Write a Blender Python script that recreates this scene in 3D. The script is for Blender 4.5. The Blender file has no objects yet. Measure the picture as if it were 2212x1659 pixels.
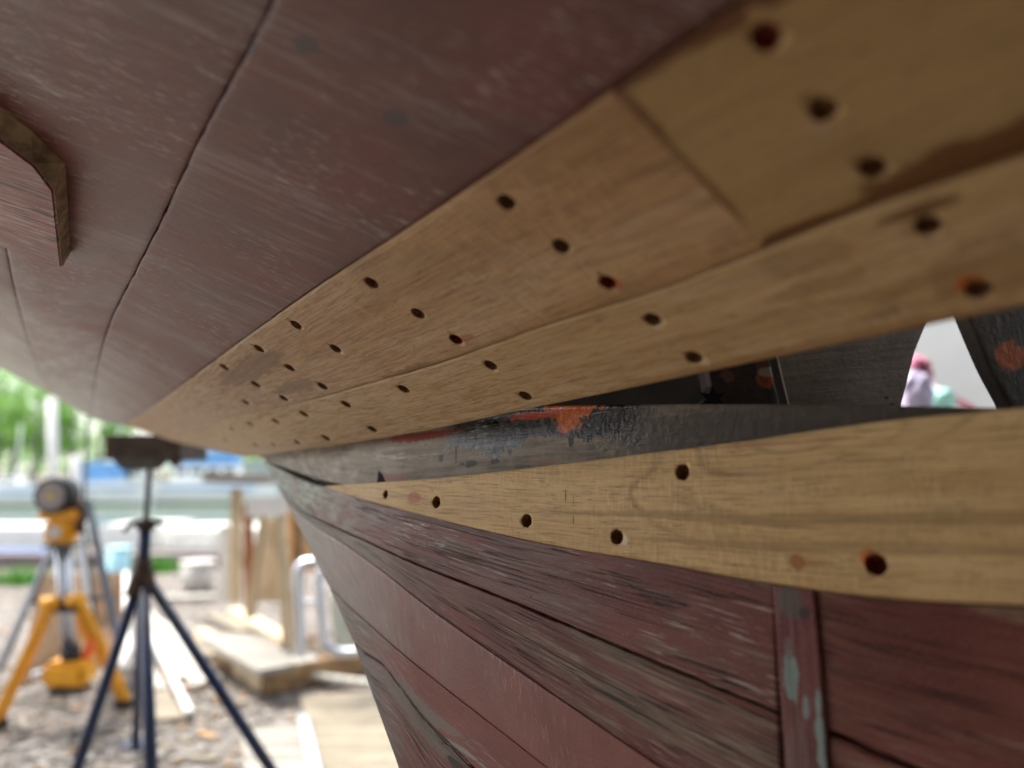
import bpy, bmesh, math, random
from mathutils import Vector, Matrix, noise as mnoise
random.seed(7)
scene = bpy.context.scene
C = scene.collection
R = math.radians
# ------------------------------------------------------------------ camera model
F, CX, CY, H = 1550.0, 1106.0, 829.5, 1.0
PITCH = math.atan(200/1550)
cp, sp = math.cos(PITCH), math.sin(PITCH)
def ray(u, v):
    x = (u-CX)/F; y = (CY-v)/F
    return Vector((x, cp-y*sp, sp+y*cp))
ORG = Vector((0, 0, H))
def P3(u, v, d): return ORG + ray(u, v)*d
def at(u, v, Y):
    r = ray(u, v); return ORG + r*(Y/r.y)
def G(u, v, z=0.0):
    r = ray(u, v); return ORG + r*((z-H)/r.z)

# ------------------------------------------------------------------ tagging
def tag(o, label=None, cat=None, group=None, kind=None):
    if label: o['label'] = label
    if cat: o['category'] = cat
    if group: o['group'] = group
    if kind: o['kind'] = kind
    return o
def empty(name, loc, label, cat, group=None):
    o = bpy.data.objects.new(name, None); C.objects.link(o); o.location = loc
    o.empty_display_size = 0.1
    return tag(o, label, cat, group)
def link(name, me, mats, parent=None):
    o = bpy.data.objects.new(name, me); C.objects.link(o)
    for m in (mats if isinstance(mats, (list, tuple)) else [mats]): me.materials.append(m)
    if parent:
        o.parent = parent
        o.matrix_parent_inverse = Matrix.Translation(-Vector(parent.location))
    return o

# ------------------------------------------------------------------ node helper
class N:
    def __init__(s, name):
        s.m = bpy.data.materials.new(name); s.m.use_nodes = True
        s.t = s.m.node_tree; s.b = s.t.nodes['Principled BSDF']
    def n(s, typ, **kw):
        nd = s.t.nodes.new(typ)
        for k, v in kw.items(): setattr(nd, k, v)
        return nd
    def set(s, inp, v):
        if isinstance(v, bpy.types.NodeSocket): s.t.links.new(v, inp)
        else:
            if isinstance(v, (tuple, list)) and len(v) == 3 and inp.type == 'RGBA': v = (*v, 1)
            inp.default_value = v
    def uv(s): return s.n('ShaderNodeUVMap').outputs[0]
    def obj(s): return s.n('ShaderNodeTexCoord').outputs['Object']
    def mp(s, vec, scale=(1, 1, 1), loc=(0, 0, 0), rot=(0, 0, 0)):
        k = s.n('ShaderNodeMapping'); s.set(k.inputs[0], vec)
        k.inputs['Scale'].default_value = scale; k.inputs['Location'].default_value = loc
        k.inputs['Rotation'].default_value = rot
        return k.outputs[0]
    def noise(s, vec, scale=1.0, detail=3, rough=.55, dist=0.0):
        k = s.n('ShaderNodeTexNoise'); s.set(k.inputs['Vector'], vec)
        k.inputs['Scale'].default_value = scale; k.inputs['Detail'].default_value = detail
        k.inputs['Roughness'].default_value = rough; k.inputs['Distortion'].default_value = dist
        return k.outputs[0]
    def vor(s, vec, scale=1.0, feature='F1', out=0):
        k = s.n('ShaderNodeTexVoronoi', feature=feature); s.set(k.inputs['Vector'], vec)
        k.inputs['Scale'].default_value = scale
        return k.outputs[out]
    def ramp(s, v, a, b, lo=0.0, hi=1.0, smooth=True):
        k = s.n('ShaderNodeMapRange', interpolation_type='SMOOTHSTEP' if smooth else 'LINEAR')
        s.set(k.inputs[0], v)
        for i, q in enumerate((a, b, lo, hi)): k.inputs[i+1].default_value = q
        return k.outputs[0]
    def math(s, op, a, b=0.0, c=None):
        k = s.n('ShaderNodeMath', operation=op); s.set(k.inputs[0], a); s.set(k.inputs[1], b)
        if c is not None: s.set(k.inputs[2], c)
        return k.outputs[0]
    def mul(s, a, b): return s.math('MULTIPLY', a, b)
    def add(s, a, b): return s.math('ADD', a, b)
    def sub(s, a, b): return s.math('SUBTRACT', a, b)
    def mix(s, f, a, b, mode='MIX'):
        k = s.n('ShaderNodeMix', data_type='RGBA', blend_type=mode)
        s.set(k.inputs[0], f); s.set(k.inputs[6], a); s.set(k.inputs[7], b)
        return k.outputs[2]
    def cramp(s, v, stops):
        k = s.n('ShaderNodeValToRGB'); s.set(k.inputs[0], v); e = k.color_ramp.elements
        e[0].position, e[0].color = stops[0][0], (*stops[0][1], 1)
        e[1].position, e[1].color = stops[1][0], (*stops[1][1], 1)
        for p, c in stops[2:]:
            q = e.new(p); q.color = (*c, 1)
        return k.outputs[0]
    def sep(s, v):
        k = s.n('ShaderNodeSeparateXYZ'); s.set(k.inputs[0], v); return k.outputs
    def fin(s, col, rough=.6, bump=None, bstr=.3, bdist=.001, spec=.4, metal=0.0):
        s.set(s.b.inputs['Base Color'], col); s.set(s.b.inputs['Roughness'], rough)
        s.set(s.b.inputs['Specular IOR Level'], spec); s.set(s.b.inputs['Metallic'], metal)
        if bump is not None:
            k = s.n('ShaderNodeBump'); k.inputs['Strength'].default_value = bstr
            k.inputs['Distance'].default_value = bdist
            s.set(k.inputs['Height'], bump); s.t.links.new(k.outputs[0], s.b.inputs['Normal'])
        return s.m
    def spot(s, uv, c, rx, ry, amt=.5, ns=70, soft=.25, seed=0, scratchy=False):
        """irregular patch round the surface point c (metres on the plank)"""
        x, y, _ = s.sep(uv)
        nn = s.noise(s.mp(uv, (1, 1, 1), (seed*3.1, seed*1.7, 0)), ns, 4, .6)
        dx = s.mul(s.sub(x, c[0]), 1/rx); dy = s.mul(s.sub(y, c[1]), 1/ry)
        d = s.math('SQRT', s.add(s.mul(dx, dx), s.mul(dy, dy)))
        d = s.add(d, s.mul(s.sub(nn, .5), amt*3))
        r = s.ramp(d, 1-soft, 1+soft, 1, 0)
        if scratchy:
            r = s.ramp(d, .2, 1.3, 1, 0)
            a = s.noise(s.mp(uv, (22, 420, 1), (seed, 1, 0), (0, 0, .12)), 1, 4, .75)
            r = s.mul(r, s.ramp(a, .52, .62))
        return r

def simple(name, col, rough=.6, metal=0.0, var=.25, scale=12, spec=.4, bump=.2):
    k = N(name); o = k.obj(); a = k.noise(o, scale, 5, .6)
    dark = tuple(c*(1-var) for c in col); lite = tuple(min(1, c*(1+var)) for c in col)
    return k.fin(k.mix(k.ramp(a, .3, .7), dark, lite), rough, a, bump, .002, spec, metal)

# ------------------------------------------------------------------ surface materials
def new_wood(name, cols, seed=0, fuzz=.5, rings=.5, brown=.0, saw=.4, spots=(), grey_end=0.0):
    k = N(name); uv = k.mp(k.uv(), (1, 1, 1), (0, 0, seed*1.7))
    wob = k.noise(uv, 6, 2)
    x, y, z = k.sep(uv)
    cmb = k.n('ShaderNodeCombineXYZ'); k.set(cmb.inputs[0], x)
    k.set(cmb.inputs[1], k.add(y, k.mul(k.sub(wob, .5), .012))); k.set(cmb.inputs[2], z)
    g = cmb.outputs[0]
    broad = k.noise(k.mp(g, (1.6, 28, 1)), 1, 3, .5, .4)
    fine = k.noise(k.mp(g, (22, 520, 1)), 1, 4, .65)
    mid = k.noise(k.mp(g, (7, 130, 1)), 1, 4, .6)
    iso = k.noise(k.mp(g, (2.6, 15, 1)), 1, 1.5, .4, .6)
    rg = k.math('PINGPONG', k.mul(iso, 9), .5)
    rg = k.ramp(rg, .0, .16, 1, 0)
    rgm = k.ramp(k.noise(k.mp(uv, (3, 9, 1)), 1, 2), .42, .62)
    sawn = k.noise(k.mp(uv, (360, 70, 1), rot=(0, 0, .06)), 1, 3, .65)
    sawm = k.ramp(k.noise(k.mp(uv, (9, 14, 1)), 1, 3), .38, .62)
    col = k.cramp(k.add(k.mul(broad, .55), k.mul(mid, .45)), [(.3, cols[0]), (.68, cols[2]), (.49, cols[1])])
    col = k.mix(k.mul(k.mul(rg, rgm), rings*.55), col, tuple(c*.45 for c in cols[0]))
    col = k.mix(k.ramp(fine, .5, .68, 0, fuzz), col, tuple(c*.42 for c in cols[0]))
    col = k.mix(k.ramp(fine, .3, .46, fuzz*.5, 0), col, tuple(min(1, c*1.35) for c in cols[2]))
    s1 = k.mul(k.ramp(sawn, .48, .7, 0, saw), sawm)
    col = k.mix(s1, col, tuple(min(1, c*1.3+.04) for c in cols[2]))
    s2 = k.mul(k.ramp(sawn, .5, .28, 0, saw*.8), sawm)
    col = k.mix(s2, col, tuple(c*.6 for c in cols[0]))
    bl = k.ramp(k.noise(k.mp(uv, (9, 26, 1), (4, 1, 0)), 1, 4, .6, .6), .52, .72)
    col = k.mix(k.mul(bl, brown), col, (.13, .062, .022))
    if grey_end:  # whitish sheen towards the far end, painted into the wood colour
        ge = k.ramp(k.add(x, k.mul(k.sub(k.noise(k.mp(uv, (5, 22, 1)), 1, 4), .5), .9)), .75, 1.75, grey_end, 0)
        fz = k.noise(k.mp(g, (34, 460, 1), (2, 2, 0)), 1, 4, .75)
        col = k.mix(k.mul(ge, k.ramp(fz, .42, .6)), col, (.66, .6, .52))
        col = k.mix(k.mul(ge, k.ramp(fz, .52, .36, 0, .8)), col, (.16, .095, .06))
    # dark open pores and a few long shakes
    pore = k.noise(k.mp(g, (70, 900, 1), (1, 5, 0)), 1, 1, .5)
    col = k.mix(k.ramp(pore, .66, .74, 0, .6), col, (.05, .028, .014))
    for i, (c, rx, ry, cl, am, a) in enumerate(spots):
        col = k.mix(k.mul(k.spot(k.uv(), c, rx, ry, am, 60, .2, seed+i), a), col, cl)
    h = k.add(k.mul(fine, .6), k.mul(k.mul(sawn, sawm), .7))
    return k.fin(col, k.ramp(mid, .3, .7, .42, .58), h, .8, .0012, .3)

def red_paint(name, seed=0, axis='u', base=((.11, .028, .019), (.165, .045, .031)), worn=.35, grey=(.23, .195, .165),
              crack=.5, far=None, fleck=.3, bare=0.0, barecol=(.17, .115, .075), spots=(), dust=.3, tex=.5):
    k = N(name); uv = k.mp(k.uv(), (1, 1, 1), (0, 0, seed*2.3))
    L, S = ((1, 1, 1), None)
    def st(a, b): return (a, b, 1) if axis == 'u' else (b, a, 1)
    mott = k.noise(uv, 14, 5, .6)
    col = k.mix(k.ramp(mott, .35, .68), base[0], base[1])
    x, y, _ = k.sep(uv)
    wig = k.noise(uv, 8, 2)
    cmb = k.n('ShaderNodeCombineXYZ')
    k.set(cmb.inputs[0], k.add(x, k.mul(wig, .006))); k.set(cmb.inputs[1], k.add(y, k.mul(wig, .006))); cmb.inputs[2].default_value = seed*2.3
    g = cmb.outputs[0]
    streak = k.noise(k.mp(g, st(12, 300 if axis == 'u' else 170)), 1, 5, .7)
    big = k.noise(k.mp(g, st(3, 12)), 1, 4, .6)
    fine = k.noise(uv, 480, 3, .7)
    # dusty wear
    wmask = k.ramp(k.add(k.mul(streak, .6), k.mul(big, .5)), .53, .72, 0, 1)
    col = k.mix(k.mul(wmask, worn), col, grey)
    if bare:
        bg = k.mix(k.ramp(k.noise(k.mp(g, (16, 420, 1)), 1, 4, .7), .35, .65), tuple(c*.55 for c in barecol), tuple(c*1.5 for c in barecol))
        bm = k.ramp(k.add(k.mul(k.noise(k.mp(g, (3.5, 34, 1)), 1, 4, .6), .65), k.mul(k.noise(k.mp(g, (20, 380, 1)), 1, 3, .7), .35)), .58-bare*.24, .66-bare*.2)
        col = k.mix(bm, col, bg)
    if far:
        nn = k.sub(k.noise(k.mp(uv, st(12, 30)), 1, 5, .65), .5)
        fm = k.ramp(k.add(x, k.mul(nn, far[1]*1.3)), 0, far[1], 1, 0)
        dk = (.085, .075, .06) if axis == 'u' else tuple(c*.55 for c in far[0])
        gc = k.cramp(k.noise(k.mp(uv, st(30, 110)), 1, 5, .7), [(.36, dk), (.62, far[0]), (.5, tuple(c*.75 for c in far[0]))])
        col = k.mix(fm, col, gc)
    # thin light scratches, thin long drying cracks
    sc = k.noise(k.mp(g, st(26 if axis == 'u' else 55, 480), (2, 7, 0)), 1, 3, .6)
    scm = k.ramp(k.noise(uv, 9, 3), .42, .62)
    scf = k.mul(k.ramp(sc, .58, .66, 0, fleck), scm)
    col = k.mix(scf, col, (.5, .42, .36))
    cr = k.noise(k.mp(g, (4.5, 230, 1) if axis == 'u' else (110, 5, 1), (9, 3, 0)), 1, 2, .5)
    crl = k.ramp(k.math('ABSOLUTE', k.sub(cr, .5)), .012, .03, 1, 0)
    crm = k.ramp(k.noise(k.mp(uv, st(7, 60), (5, 5, 0)), 1, 2), .46, .54)
    crf = k.mul(crl, crm)
    col = k.mix(k.mul(crf, crack), col, (.012, .007, .006))
    pit = k.vor(k.mp(uv, (1, 1, 1)), 95); pitm = k.ramp(k.noise(uv, 30, 2), .6, .7)
    col = k.mix(k.mul(k.mul(k.ramp(pit, .06, .14, 1, 0), pitm), .8), col, (.015, .01, .008))
    du = k.ramp(fine, .5, .75, 0, dust)
    col = k.mix(du, col, (.34, .3, .27))
    for i, (c, rx, ry, cl, am, a) in enumerate(spots):
        col = k.mix(k.mul(k.spot(k.uv(), c, rx, ry, am, 90, .15, seed+i, am >= .75), a), col, cl)
    h = k.add(k.mul(fine, .35), k.add(k.mul(streak, .8 if axis == 'u' else .22), k.mul(crf, -1.6*min(1, crack*1.1))))
    col = k.mix(k.mul(k.ramp(k.noise(k.mp(g, st(22, 520), (7, 7, 0)), 1, 4, .7), .5, .66, 0, .7), tex), col, (.02, .012, .01))
    return k.fin(col, k.ramp(k.add(k.mul(mott, .5), k.mul(streak, .5)), .35, .65, .3 if axis == 'v' else .38, .46 if axis == 'v' else .54), h, .6, .0014, .5 if axis == 'v' else .35)

def old_timber(name, cols, seed=0, spots=(), rough=.55, tar=0.0, tarx=(0, 1), whitex=None):
    k = N(name); uv = k.mp(k.uv(), (1, 1, 1), (0, 0, seed*1.9))
    x, y, _ = k.sep(uv)
    a = k.noise(k.mp(uv, (10, 140, 1)), 1, 5, .7, .3); b = k.noise(uv, 22, 5, .65)
    col = k.cramp(k.add(k.mul(a, .55), k.mul(b, .45)), [(.34, cols[0]), (.64, cols[2]), (.49, cols[1])])
    if whitex:
        wm = k.mul(k.ramp(x, whitex[0], whitex[1], 1, 0), k.ramp(k.noise(k.mp(uv, (26, 90, 1), (3, 3, 0)), 1, 5, .75, .5), .5, .62))
        col = k.mix(wm, col, (.62, .6, .56))
    bumpy = k.noise(uv, 120, 4, .65)
    rgh = rough
    if tar:
        tm = k.ramp(k.add(k.add(k.mul(k.sub(k.noise(uv, 34, 5, .65), .5), .05), k.mul(k.sub(k.noise(uv, 9, 2), .5), .06)), y), tar-.002, tar+.002, 1, 0)
        tm = k.mul(tm, k.ramp(x, tarx[0], tarx[0]+.04)); tm = k.mul(tm, k.ramp(x, tarx[1], tarx[1]+.08, 1, 0))
        tc = k.mix(k.ramp(k.noise(uv, 40, 3), .45, .6), (.010, .007, .005), (.05, .047, .043))
        col = k.mix(tm, col, tc)
        rgh = k.add(k.mul(tm, -.4), .58)
    v = k.vor(k.mp(uv, (1, 1.6, 1)), 60); vm = k.ramp(k.noise(uv, 20, 2, .5), .56, .66)
    col = k.mix(k.mul(k.ramp(v, .12, .2, 1, 0), vm), col, (.03, .015, .01))
    for i, (c, rx, ry, cl, am, al) in enumerate(spots):
        col = k.mix(k.mul(k.spot(k.uv(), c, rx, ry, am, 120, .2, seed+i, am >= .75), al), col, cl)
    return k.fin(col, rgh, k.add(k.mul(a, .8), bumpy), .6, .002, .5)

# ------------------------------------------------------------------ hull surfaces
def w_up(u, v):
    b = 2 + .000772*u - .001563*v
    x = max(0, 1.05-b)
    return b - 4.0*x*x if x < .12 else b - 4.0*.0144 - .96*(x-.12) - 1.2*(x-.12)**2
def w_keel(u, v):
    w = 1.45 + .0008*(u-1138) + .0002*(v-1125)
    x = max(0, 900-u)/300
    return w - .17*x*x
def catmull(pts, n):
    pts = [Vector((*p, 0)) for p in pts]
    ext = [pts[0]*2-pts[1]] + pts + [pts[-1]*2-pts[-2]]
    out = []; K = len(pts)-1
    for i in range(n):
        t = i/(n-1)*K; j = min(int(t), K-1); f = t-j
        p0, p1, p2, p3 = ext[j:j+4]
        q = .5*((2*p1) + (p2-p0)*f + (2*p0-5*p1+4*p2-p3)*f*f + (3*p1-p0-3*p2+p3)*f**3)
        out.append((q.x, q.y))
    return out

class Strip:
    """one hull plank: a thick board between two seam curves lying on a hull surface.
       curves are listed from the FAR end to the NEAR end"""
    def __init__(s, A, B, wf, n=150, m=13, off=0.0, gapA=.0006, gapB=.0006, near=0.0, wrap=False, thick=.028, round_=.0009, ragA=0, ragB=0, seed=0):
        A = catmull(A, n); B = catmull(B, n)
        ts = [0, .012, .04] + [i/(m-1) for i in range(1, m-1)] + [.96, .988, 1]
        rows = []; pix = []
        for i in range(n):
            r = []; px = []
            for t in ts:
                u = A[i][0]*(1-t)+B[i][0]*t; v = A[i][1]*(1-t)+B[i][1]*t
                r.append(P3(u, v, 1/wf(u, v)+off)); px.append((u, v))
            rows.append(r); pix.append(px)
        if near:
            last, prev = rows[-1], rows[-6]
            d = [(l-p).normalized() for l, p in zip(last, prev)]
            dm = sum(d, Vector())/len(d)
            for k_ in range(1, 7): rows.append([q+dm*near*k_/6 for q in last]); pix.append([(9e9, 9e9)]*len(ts))
        if wrap:
            f = rows[0]; g = rows[4]
            d = sum(((a-b).normalized() for a, b in zip(f, g)), Vector())/len(f); d.z = 0; d.normalize()
            for a, b in ((.08, .03), (.16, .09), (.22, .2), (.25, .5), (.27, 1.1)):
                rows.insert(0, [q+d*a+Vector((0, 0, b)) for q in f]); pix.insert(0, [(9e9, 9e9)]*len(ts))
        nr, nc = len(rows), len(ts)
        # normals (pointing away from the camera side)
        def nrm(i, j):
            a = rows[min(i+1, nr-1)][j]-rows[max(i-1, 0)][j]; b = rows[i][min(j+1, nc-1)]-rows[i][max(j-1, 0)]
            q = a.cross(b)
            if q.length < 1e-12: q = Vector((0, 0, 1))
            q.normalize(); return q
        NM = [[nrm(i, j) for j in range(nc)] for i in range(nr)]
        mid = NM[nr*2//3][nc//2]
        if not wrap: NM = [[q if q.dot(mid) > .85 else mid for q in r] for r in NM]
        view = rows[nr*2//3][nc//2]-ORG
        sgn = 1 if mid.dot(view) > 0 else -1
        front = []; uvs = []; acc = 0; cm = nc//2
        first = 5 if wrap else 0
        lens = []
        for i in range(nr):
            if i: acc += (rows[i][cm]-rows[i-1][cm]).length
            lens.append(acc)
        l0 = lens[first]
        for i in range(nr):
            fr = []; uvr = []
            wtot = (rows[i][-1]-rows[i][0]).length
            for j, t in enumerate(ts):
                p = rows[i][j].copy(); nv = NM[i][j]*sgn
                across = (rows[i][-1]-rows[i][0]).normalized() if wtot > 1e-6 else Vector((1, 0, 0))
                ins = 0
                rg = mnoise.noise(Vector((lens[i]*70, seed*9.1+(0 if j < 3 else 50), 0)))+.6*mnoise.noise(Vector((lens[i]*260, seed*9.1, 3)))
                if j < 3: ins = gapA*(1-t/.04) + ragA*rg*(1-t/.05)
                if j > nc-4: ins = -(gapB+ragB*rg)*(1-(1-t)/.04)
                p += across*ins
                if j in (0, nc-1): p += nv*round_
                elif j in (1, nc-2): p += nv*round_*.25
                fr.append(p); uvr.append((lens[i]-l0, (t-.5)*wtot if wtot else 0))
            front.append(fr); uvs.append(uvr)
        bm = bmesh.new(); ul = bm.loops.layers.uv.new('UVMap')
        vf = [[bm.verts.new(p) for p in r] for r in front]
        vb = [[bm.verts.new(front[i][j]+NM[i][j]*sgn*thick) for j in range(nc)] for i in range(nr)]
        def face(vs, us):
            try: f = bm.faces.new(vs)
            except ValueError: return
            f.smooth = True
            for l, q in zip(f.loops, us): l[ul].uv = q
        for i in range(nr-1):
            for j in range(nc-1):
                q = [(i, j), (i+1, j), (i+1, j+1), (i, j+1)]
                face([vf[a][b] for a, b in q], [uvs[a][b] for a, b in q])
                q = q[::-1]
                face([vb[a][b] for a, b in q], [uvs[a][b] for a, b in q])
        for j in (0, nc-1):
            for i in range(nr-1):
                vs = [vf[i][j], vb[i][j], vb[i+1][j], vf[i+1][j]]; dy = .028 if j else -.028
                us = [uvs[i][j], (uvs[i][j][0], uvs[i][j][1]+dy), (uvs[i+1][j][0], uvs[i+1][j][1]+dy), uvs[i+1][j]]
                if j: vs = vs[::-1]; us = us[::-1]
                face(vs, us)
        for i in (0, nr-1):
            for j in range(nc-1):
                vs = [vf[i][j], vf[i][j+1], vb[i][j+1], vb[i][j]]
                if i: vs = vs[::-1]
                face(vs, [uvs[i][j], uvs[i][j+1], uvs[i][j+1], uvs[i][j]])
        bmesh.ops.recalc_face_normals(bm, faces=bm.faces)
        # flat shading on side walls
        for f in bm.faces:
            pass
        s.me = bpy.data.meshes.new('plank'); bm.to_mesh(s.me); bm.free()
        s.pix = pix; s.uvs = uvs; s.front = front; s.NM = NM; s.sgn = sgn
    def find(s, u, v):
        best = None; bd = 1e18
        for i, r in enumerate(s.pix):
            for j, (a, b) in enumerate(r):
                d = (a-u)**2+(b-v)**2
                if d < bd: bd = d; best = (i, j)
        return best
    def uv_at(s, u, v):
        i, j = s.find(u, v); bx = s.uvs[i][j]; return bx
    def normal(s, u, v):
        i, j = s.find(u, v); return s.NM[i][j]*s.sgn
    def build(s, name, mats, parent, holes=(), wf=None, off=0.0, label=None):
        o = link(name, s.me, mats, parent)
        if holes:
            bm = bmesh.new()
            for h in holes:
                u, v = h[0], h[1]; r = h[2] if len(h) > 2 else .0064; mi = h[3] if len(h) > 3 else 1
                p = P3(u, v, 1/wf(u, v)+off); nv = s.normal(u, v)
                z = nv; x = z.orthogonal().normalized(); y = z.cross(x)
                ring = []; S_ = 22
                for dz, k_ in ((-.006, 1.0), (.0105, .97), (.0115, .6)):
                    rr = []
                    for a in range(S_):
                        an = 2*math.pi*a/S_
                        jj = r*k_*(1+.13*mnoise.noise(Vector((math.cos(an)*3+u, math.sin(an)*3+v, dz*60)))+(.05*random.random() if dz < 0 else 0))
                        rr.append(bm.verts.new(p+x*math.cos(an)*jj+y*math.sin(an)*jj+z*dz))
                    ring.append(rr)
                fs = [bm.faces.new(ring[0][::-1]), bm.faces.new(ring[2])]
                for q in range(2):
                    for a in range(S_):
                        b = (a+1) % S_
                        fs.append(bm.faces.new((ring[q][a], ring[q][b], ring[q+1][b], ring[q+1][a])))
                for f in fs: f.material_index = mi
            bmesh.ops.recalc_face_normals(bm, faces=bm.faces)
            cm = bpy.data.meshes.new('cut'); bm.to_mesh(cm); bm.free()
            co = bpy.data.objects.new('cut', cm); C.objects.link(co)
            for m_ in mats: cm.materials.append(m_)
            md = o.modifiers.new('b', 'BOOLEAN'); md.operation = 'DIFFERENCE'; md.object = co; md.solver = 'EXACT'
            bpy.context.view_layer.update()
            dg = bpy.context.evaluated_depsgraph_get()
            nm = bpy.data.meshes.new_from_object(o.evaluated_get(dg), depsgraph=dg)
            o.modifiers.clear(); old = o.data; o.data = nm
            bpy.data.objects.remove(co)
        if label: o['label'] = label
        return o

boat = empty('wooden_boat', (-.3, 1.2, .9), 'maroon wooden boat hull being replanked with pale new boards full of drilled holes', 'boat')

# seam curves in far -> near order
SL = [(-660,-1200),(-640,-985),(-620,-755),(-600,-525),(-580,-305),(-520,-60),(-440,140),(-340,330),(-230,500),(-110,660),(-5,793)][::-1]
Sm = [(-170,-980),(-140,-760),(-120,-530),(-100,-300),(-80,-80),(-50,120),(-20,330),(6,500),(40,660),(80,785),(119,857)][::-1]
S0 = [(860,-620),(760,-400),(680,-220),(590,0),(500,170),(425,310),(350,470),(290,590),(240,690),(212,790),(198,905)][::-1]
S1 = [(1850,-175),(1619,-13),(1431,118),(1205,277),(1016,402),(861,506),(684,620),(557,710),(450,789),(345,868),(268,918)][::-1]
T1 = [(1850,-175),(1600,0),(1460,97),(1320,195),(1110,340),(900,480),(700,610),(557,710),(450,789),(345,868),(268,918)]
T2 = [(2450,265),(2120,368),(1880,450),(1655,538),(1420,628),(1170,707),(960,782),(790,831),(650,870),(500,903),(375,954)]
T3 = [(2560,560),(2300,640),(2090,688),(1850,738),(1620,786),(1350,843),(1120,890),(930,930),(770,957),(640,975),(530,988)]

hole_w = simple('hole_wood', (.26, .13, .055), .8, scale=300, var=.4)
hole_r = simple('hole_red_lead', (.24, .035, .014), .7, scale=300, var=.4)
RED = (.45, .06, .015)

# painted planks of the bottom
SX = [(-1160,-1000),(-1150,-800),(-1140,-600),(-1120,-400),(-1080,-200),(-1010,-20),(-900,140),(-780,290),(-620,440),(-430,640)][::-1]
SX = [(-430,650)]+[(-560,500)]+SX[1:]
for nm, A, B, sd, gp in (('painted_plank', SX, SL, 4, .0007), ('painted_plank', SL, Sm, 1, .0007), ('painted_plank', Sm, S0, 2, .0007), ('painted_plank', S0, S1, 3, .0007)):
    s = Strip(A, B, w_up, near=2.6, wrap=True, gapA=.0008, gapB=.0008, seed=sd, ragA=.0009, ragB=.0009)
    sp_ = []
    if sd == 3:
        for (u, v, r_) in ((850, 255, .008), (655, 100, .008), (540, 95, .006)):
            sp_.append((s.uv_at(u, v), r_, r_, (.05, .045, .05), .12, .75))
    m = red_paint('worn_maroon_bottom_%d' % sd, sd, 'v', worn=.55, grey=(.32, .27, .25), crack=.06,
                  far=((.42, .38, .33), 1.5), fleck=.75, spots=sp_, dust=.3, tex=.05)  # far: dust grey plus the far-end sheen painted into the colour
    s.build('painted_plank', m, boat)
# new planks
def holesuv(s, lst, rx, col, am, a): return [(s.uv_at(u, v), rx, rx, col, am, a) for u, v in lst]
s = Strip(T1[3:][::-1], T2[3:][::-1], w_up, wrap=True, seed=5, n=240, m=17)
sp_ = [(s.uv_at(1010, 735), .012, .004, (.33, .08, .045), .3, .6), (s.uv_at(1325, 622), .006, .006, RED, .3, .6),
       (s.uv_at(800, 614), .005, .003, RED, .3, .6), (s.uv_at(640, 840), .05, .012, (.15, .085, .05), .5, .5), (s.uv_at(540, 800), .09, .02, (.17, .1, .06), .6, .5),
       (s.uv_at(900, 800), .05, .008, (.15, .085, .05), .5, .45), (s.uv_at(1230, 260), .08, .03, (.24, .10, .03), .5, .4)]
m = new_wood('fresh_plank_brownish', ((.32, .175, .07), (.46, .265, .118), (.57, .365, .185)), 5, .5, .5, .15, .3, sp_, .6)
s.build('new_plank', [m, hole_w, hole_r], boat, [(1095,437),(1213,532),(1313,610,.0064,2),(803,611),(903,677),(985,733,.0064,2),(640,702),(725,753),(697,834),(560,753),(626,794),(485,793),(553,830),(613,860),(532,869,.005)], w_up, label='brownish new plank with rows of bung holes beside the maroon planking')
s = Strip(T1[:4][::-1], T2[:4][::-1], w_up, near=2.4, seed=6, n=80, gapA=.0015, gapB=.0018)
GL = (.13, .045, .008)
sp_ = [(s.uv_at(2140, 350), .055, .019, GL, .45, .9), (s.uv_at(2000, 405), .07, .0035, GL, .2, .95), (s.uv_at(1740, 500), .026, .008, GL, .4, .9), (s.uv_at(1870, 452), .05, .002, GL, .3, .9),
       (s.uv_at(1480, 90), .09, .006, GL, .3, .9), (s.uv_at(1600, 5), .06, .010, GL, .2, .9), (s.uv_at(1350, 205), .004, .04, GL, .5, .7), (s.uv_at(1500, 380), .003, .05, GL, .5, .6),
       (s.uv_at(1652, 108), .006, .005, (.42, .28, .13), .2, .8), (s.uv_at(1640, 40), .005, .005, (.40, .24, .10), .2, .8), (s.uv_at(1762, 268), .005, .005, (.45, .30, .18), .2, .8), (s.uv_at(1862, 392), .005, .004, (.45, .30, .14), .2, .8)]
m = new_wood('fresh_plank_near', ((.34, .205, .075), (.41, .26, .105), (.47, .31, .135)), 8, .2, .15, .2, .1, sp_)
s.build('new_plank', [m, hole_w, hole_r], boat, [(1655,80,.0068,2),(1778,237),(1885,362)], w_up, label='out of focus new plank with brown glue smears past the butt joint')
s = Strip(T2[::-1], T3[::-1], w_up, near=2.4, wrap=True, seed=7, n=260, m=17, off=.0006)
OR = (.62, .14, .03)
sp_ = [(s.uv_at(2094, 622), .007, .0065, OR, .15, .95), (s.uv_at(2110, 645), .005, .004, (.5, .34, .2), .2, .7), (s.uv_at(1975, 500), .006, .005, (.38, .22, .11), .2, .7), (s.uv_at(1730, 560), .03, .010, (.2, .10, .03), .6, .3), (s.uv_at(1760, 620), .03, .007, (.2, .10, .03), .6, .35),
       (s.uv_at(2150, 590), .03, .02, (.2, .10, .03), .7, .3), (s.uv_at(1980, 452), .02, .004, GL, .3, .8), (s.uv_at(1650, 775), .14, .007, (.28, .12, .03), .4, .5), (s.uv_at(1415, 698), .003, .003, OR, .2, .8), (s.uv_at(1519, 779), .0045, .004, (.6, .48, .32), .3, .8), (s.uv_at(1425, 703), .003, .0035, (.6, .48, .32), .3, .7), (s.uv_at(2025, 505), .008, .007, (.42, .26, .14), .3, .6)]
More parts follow.
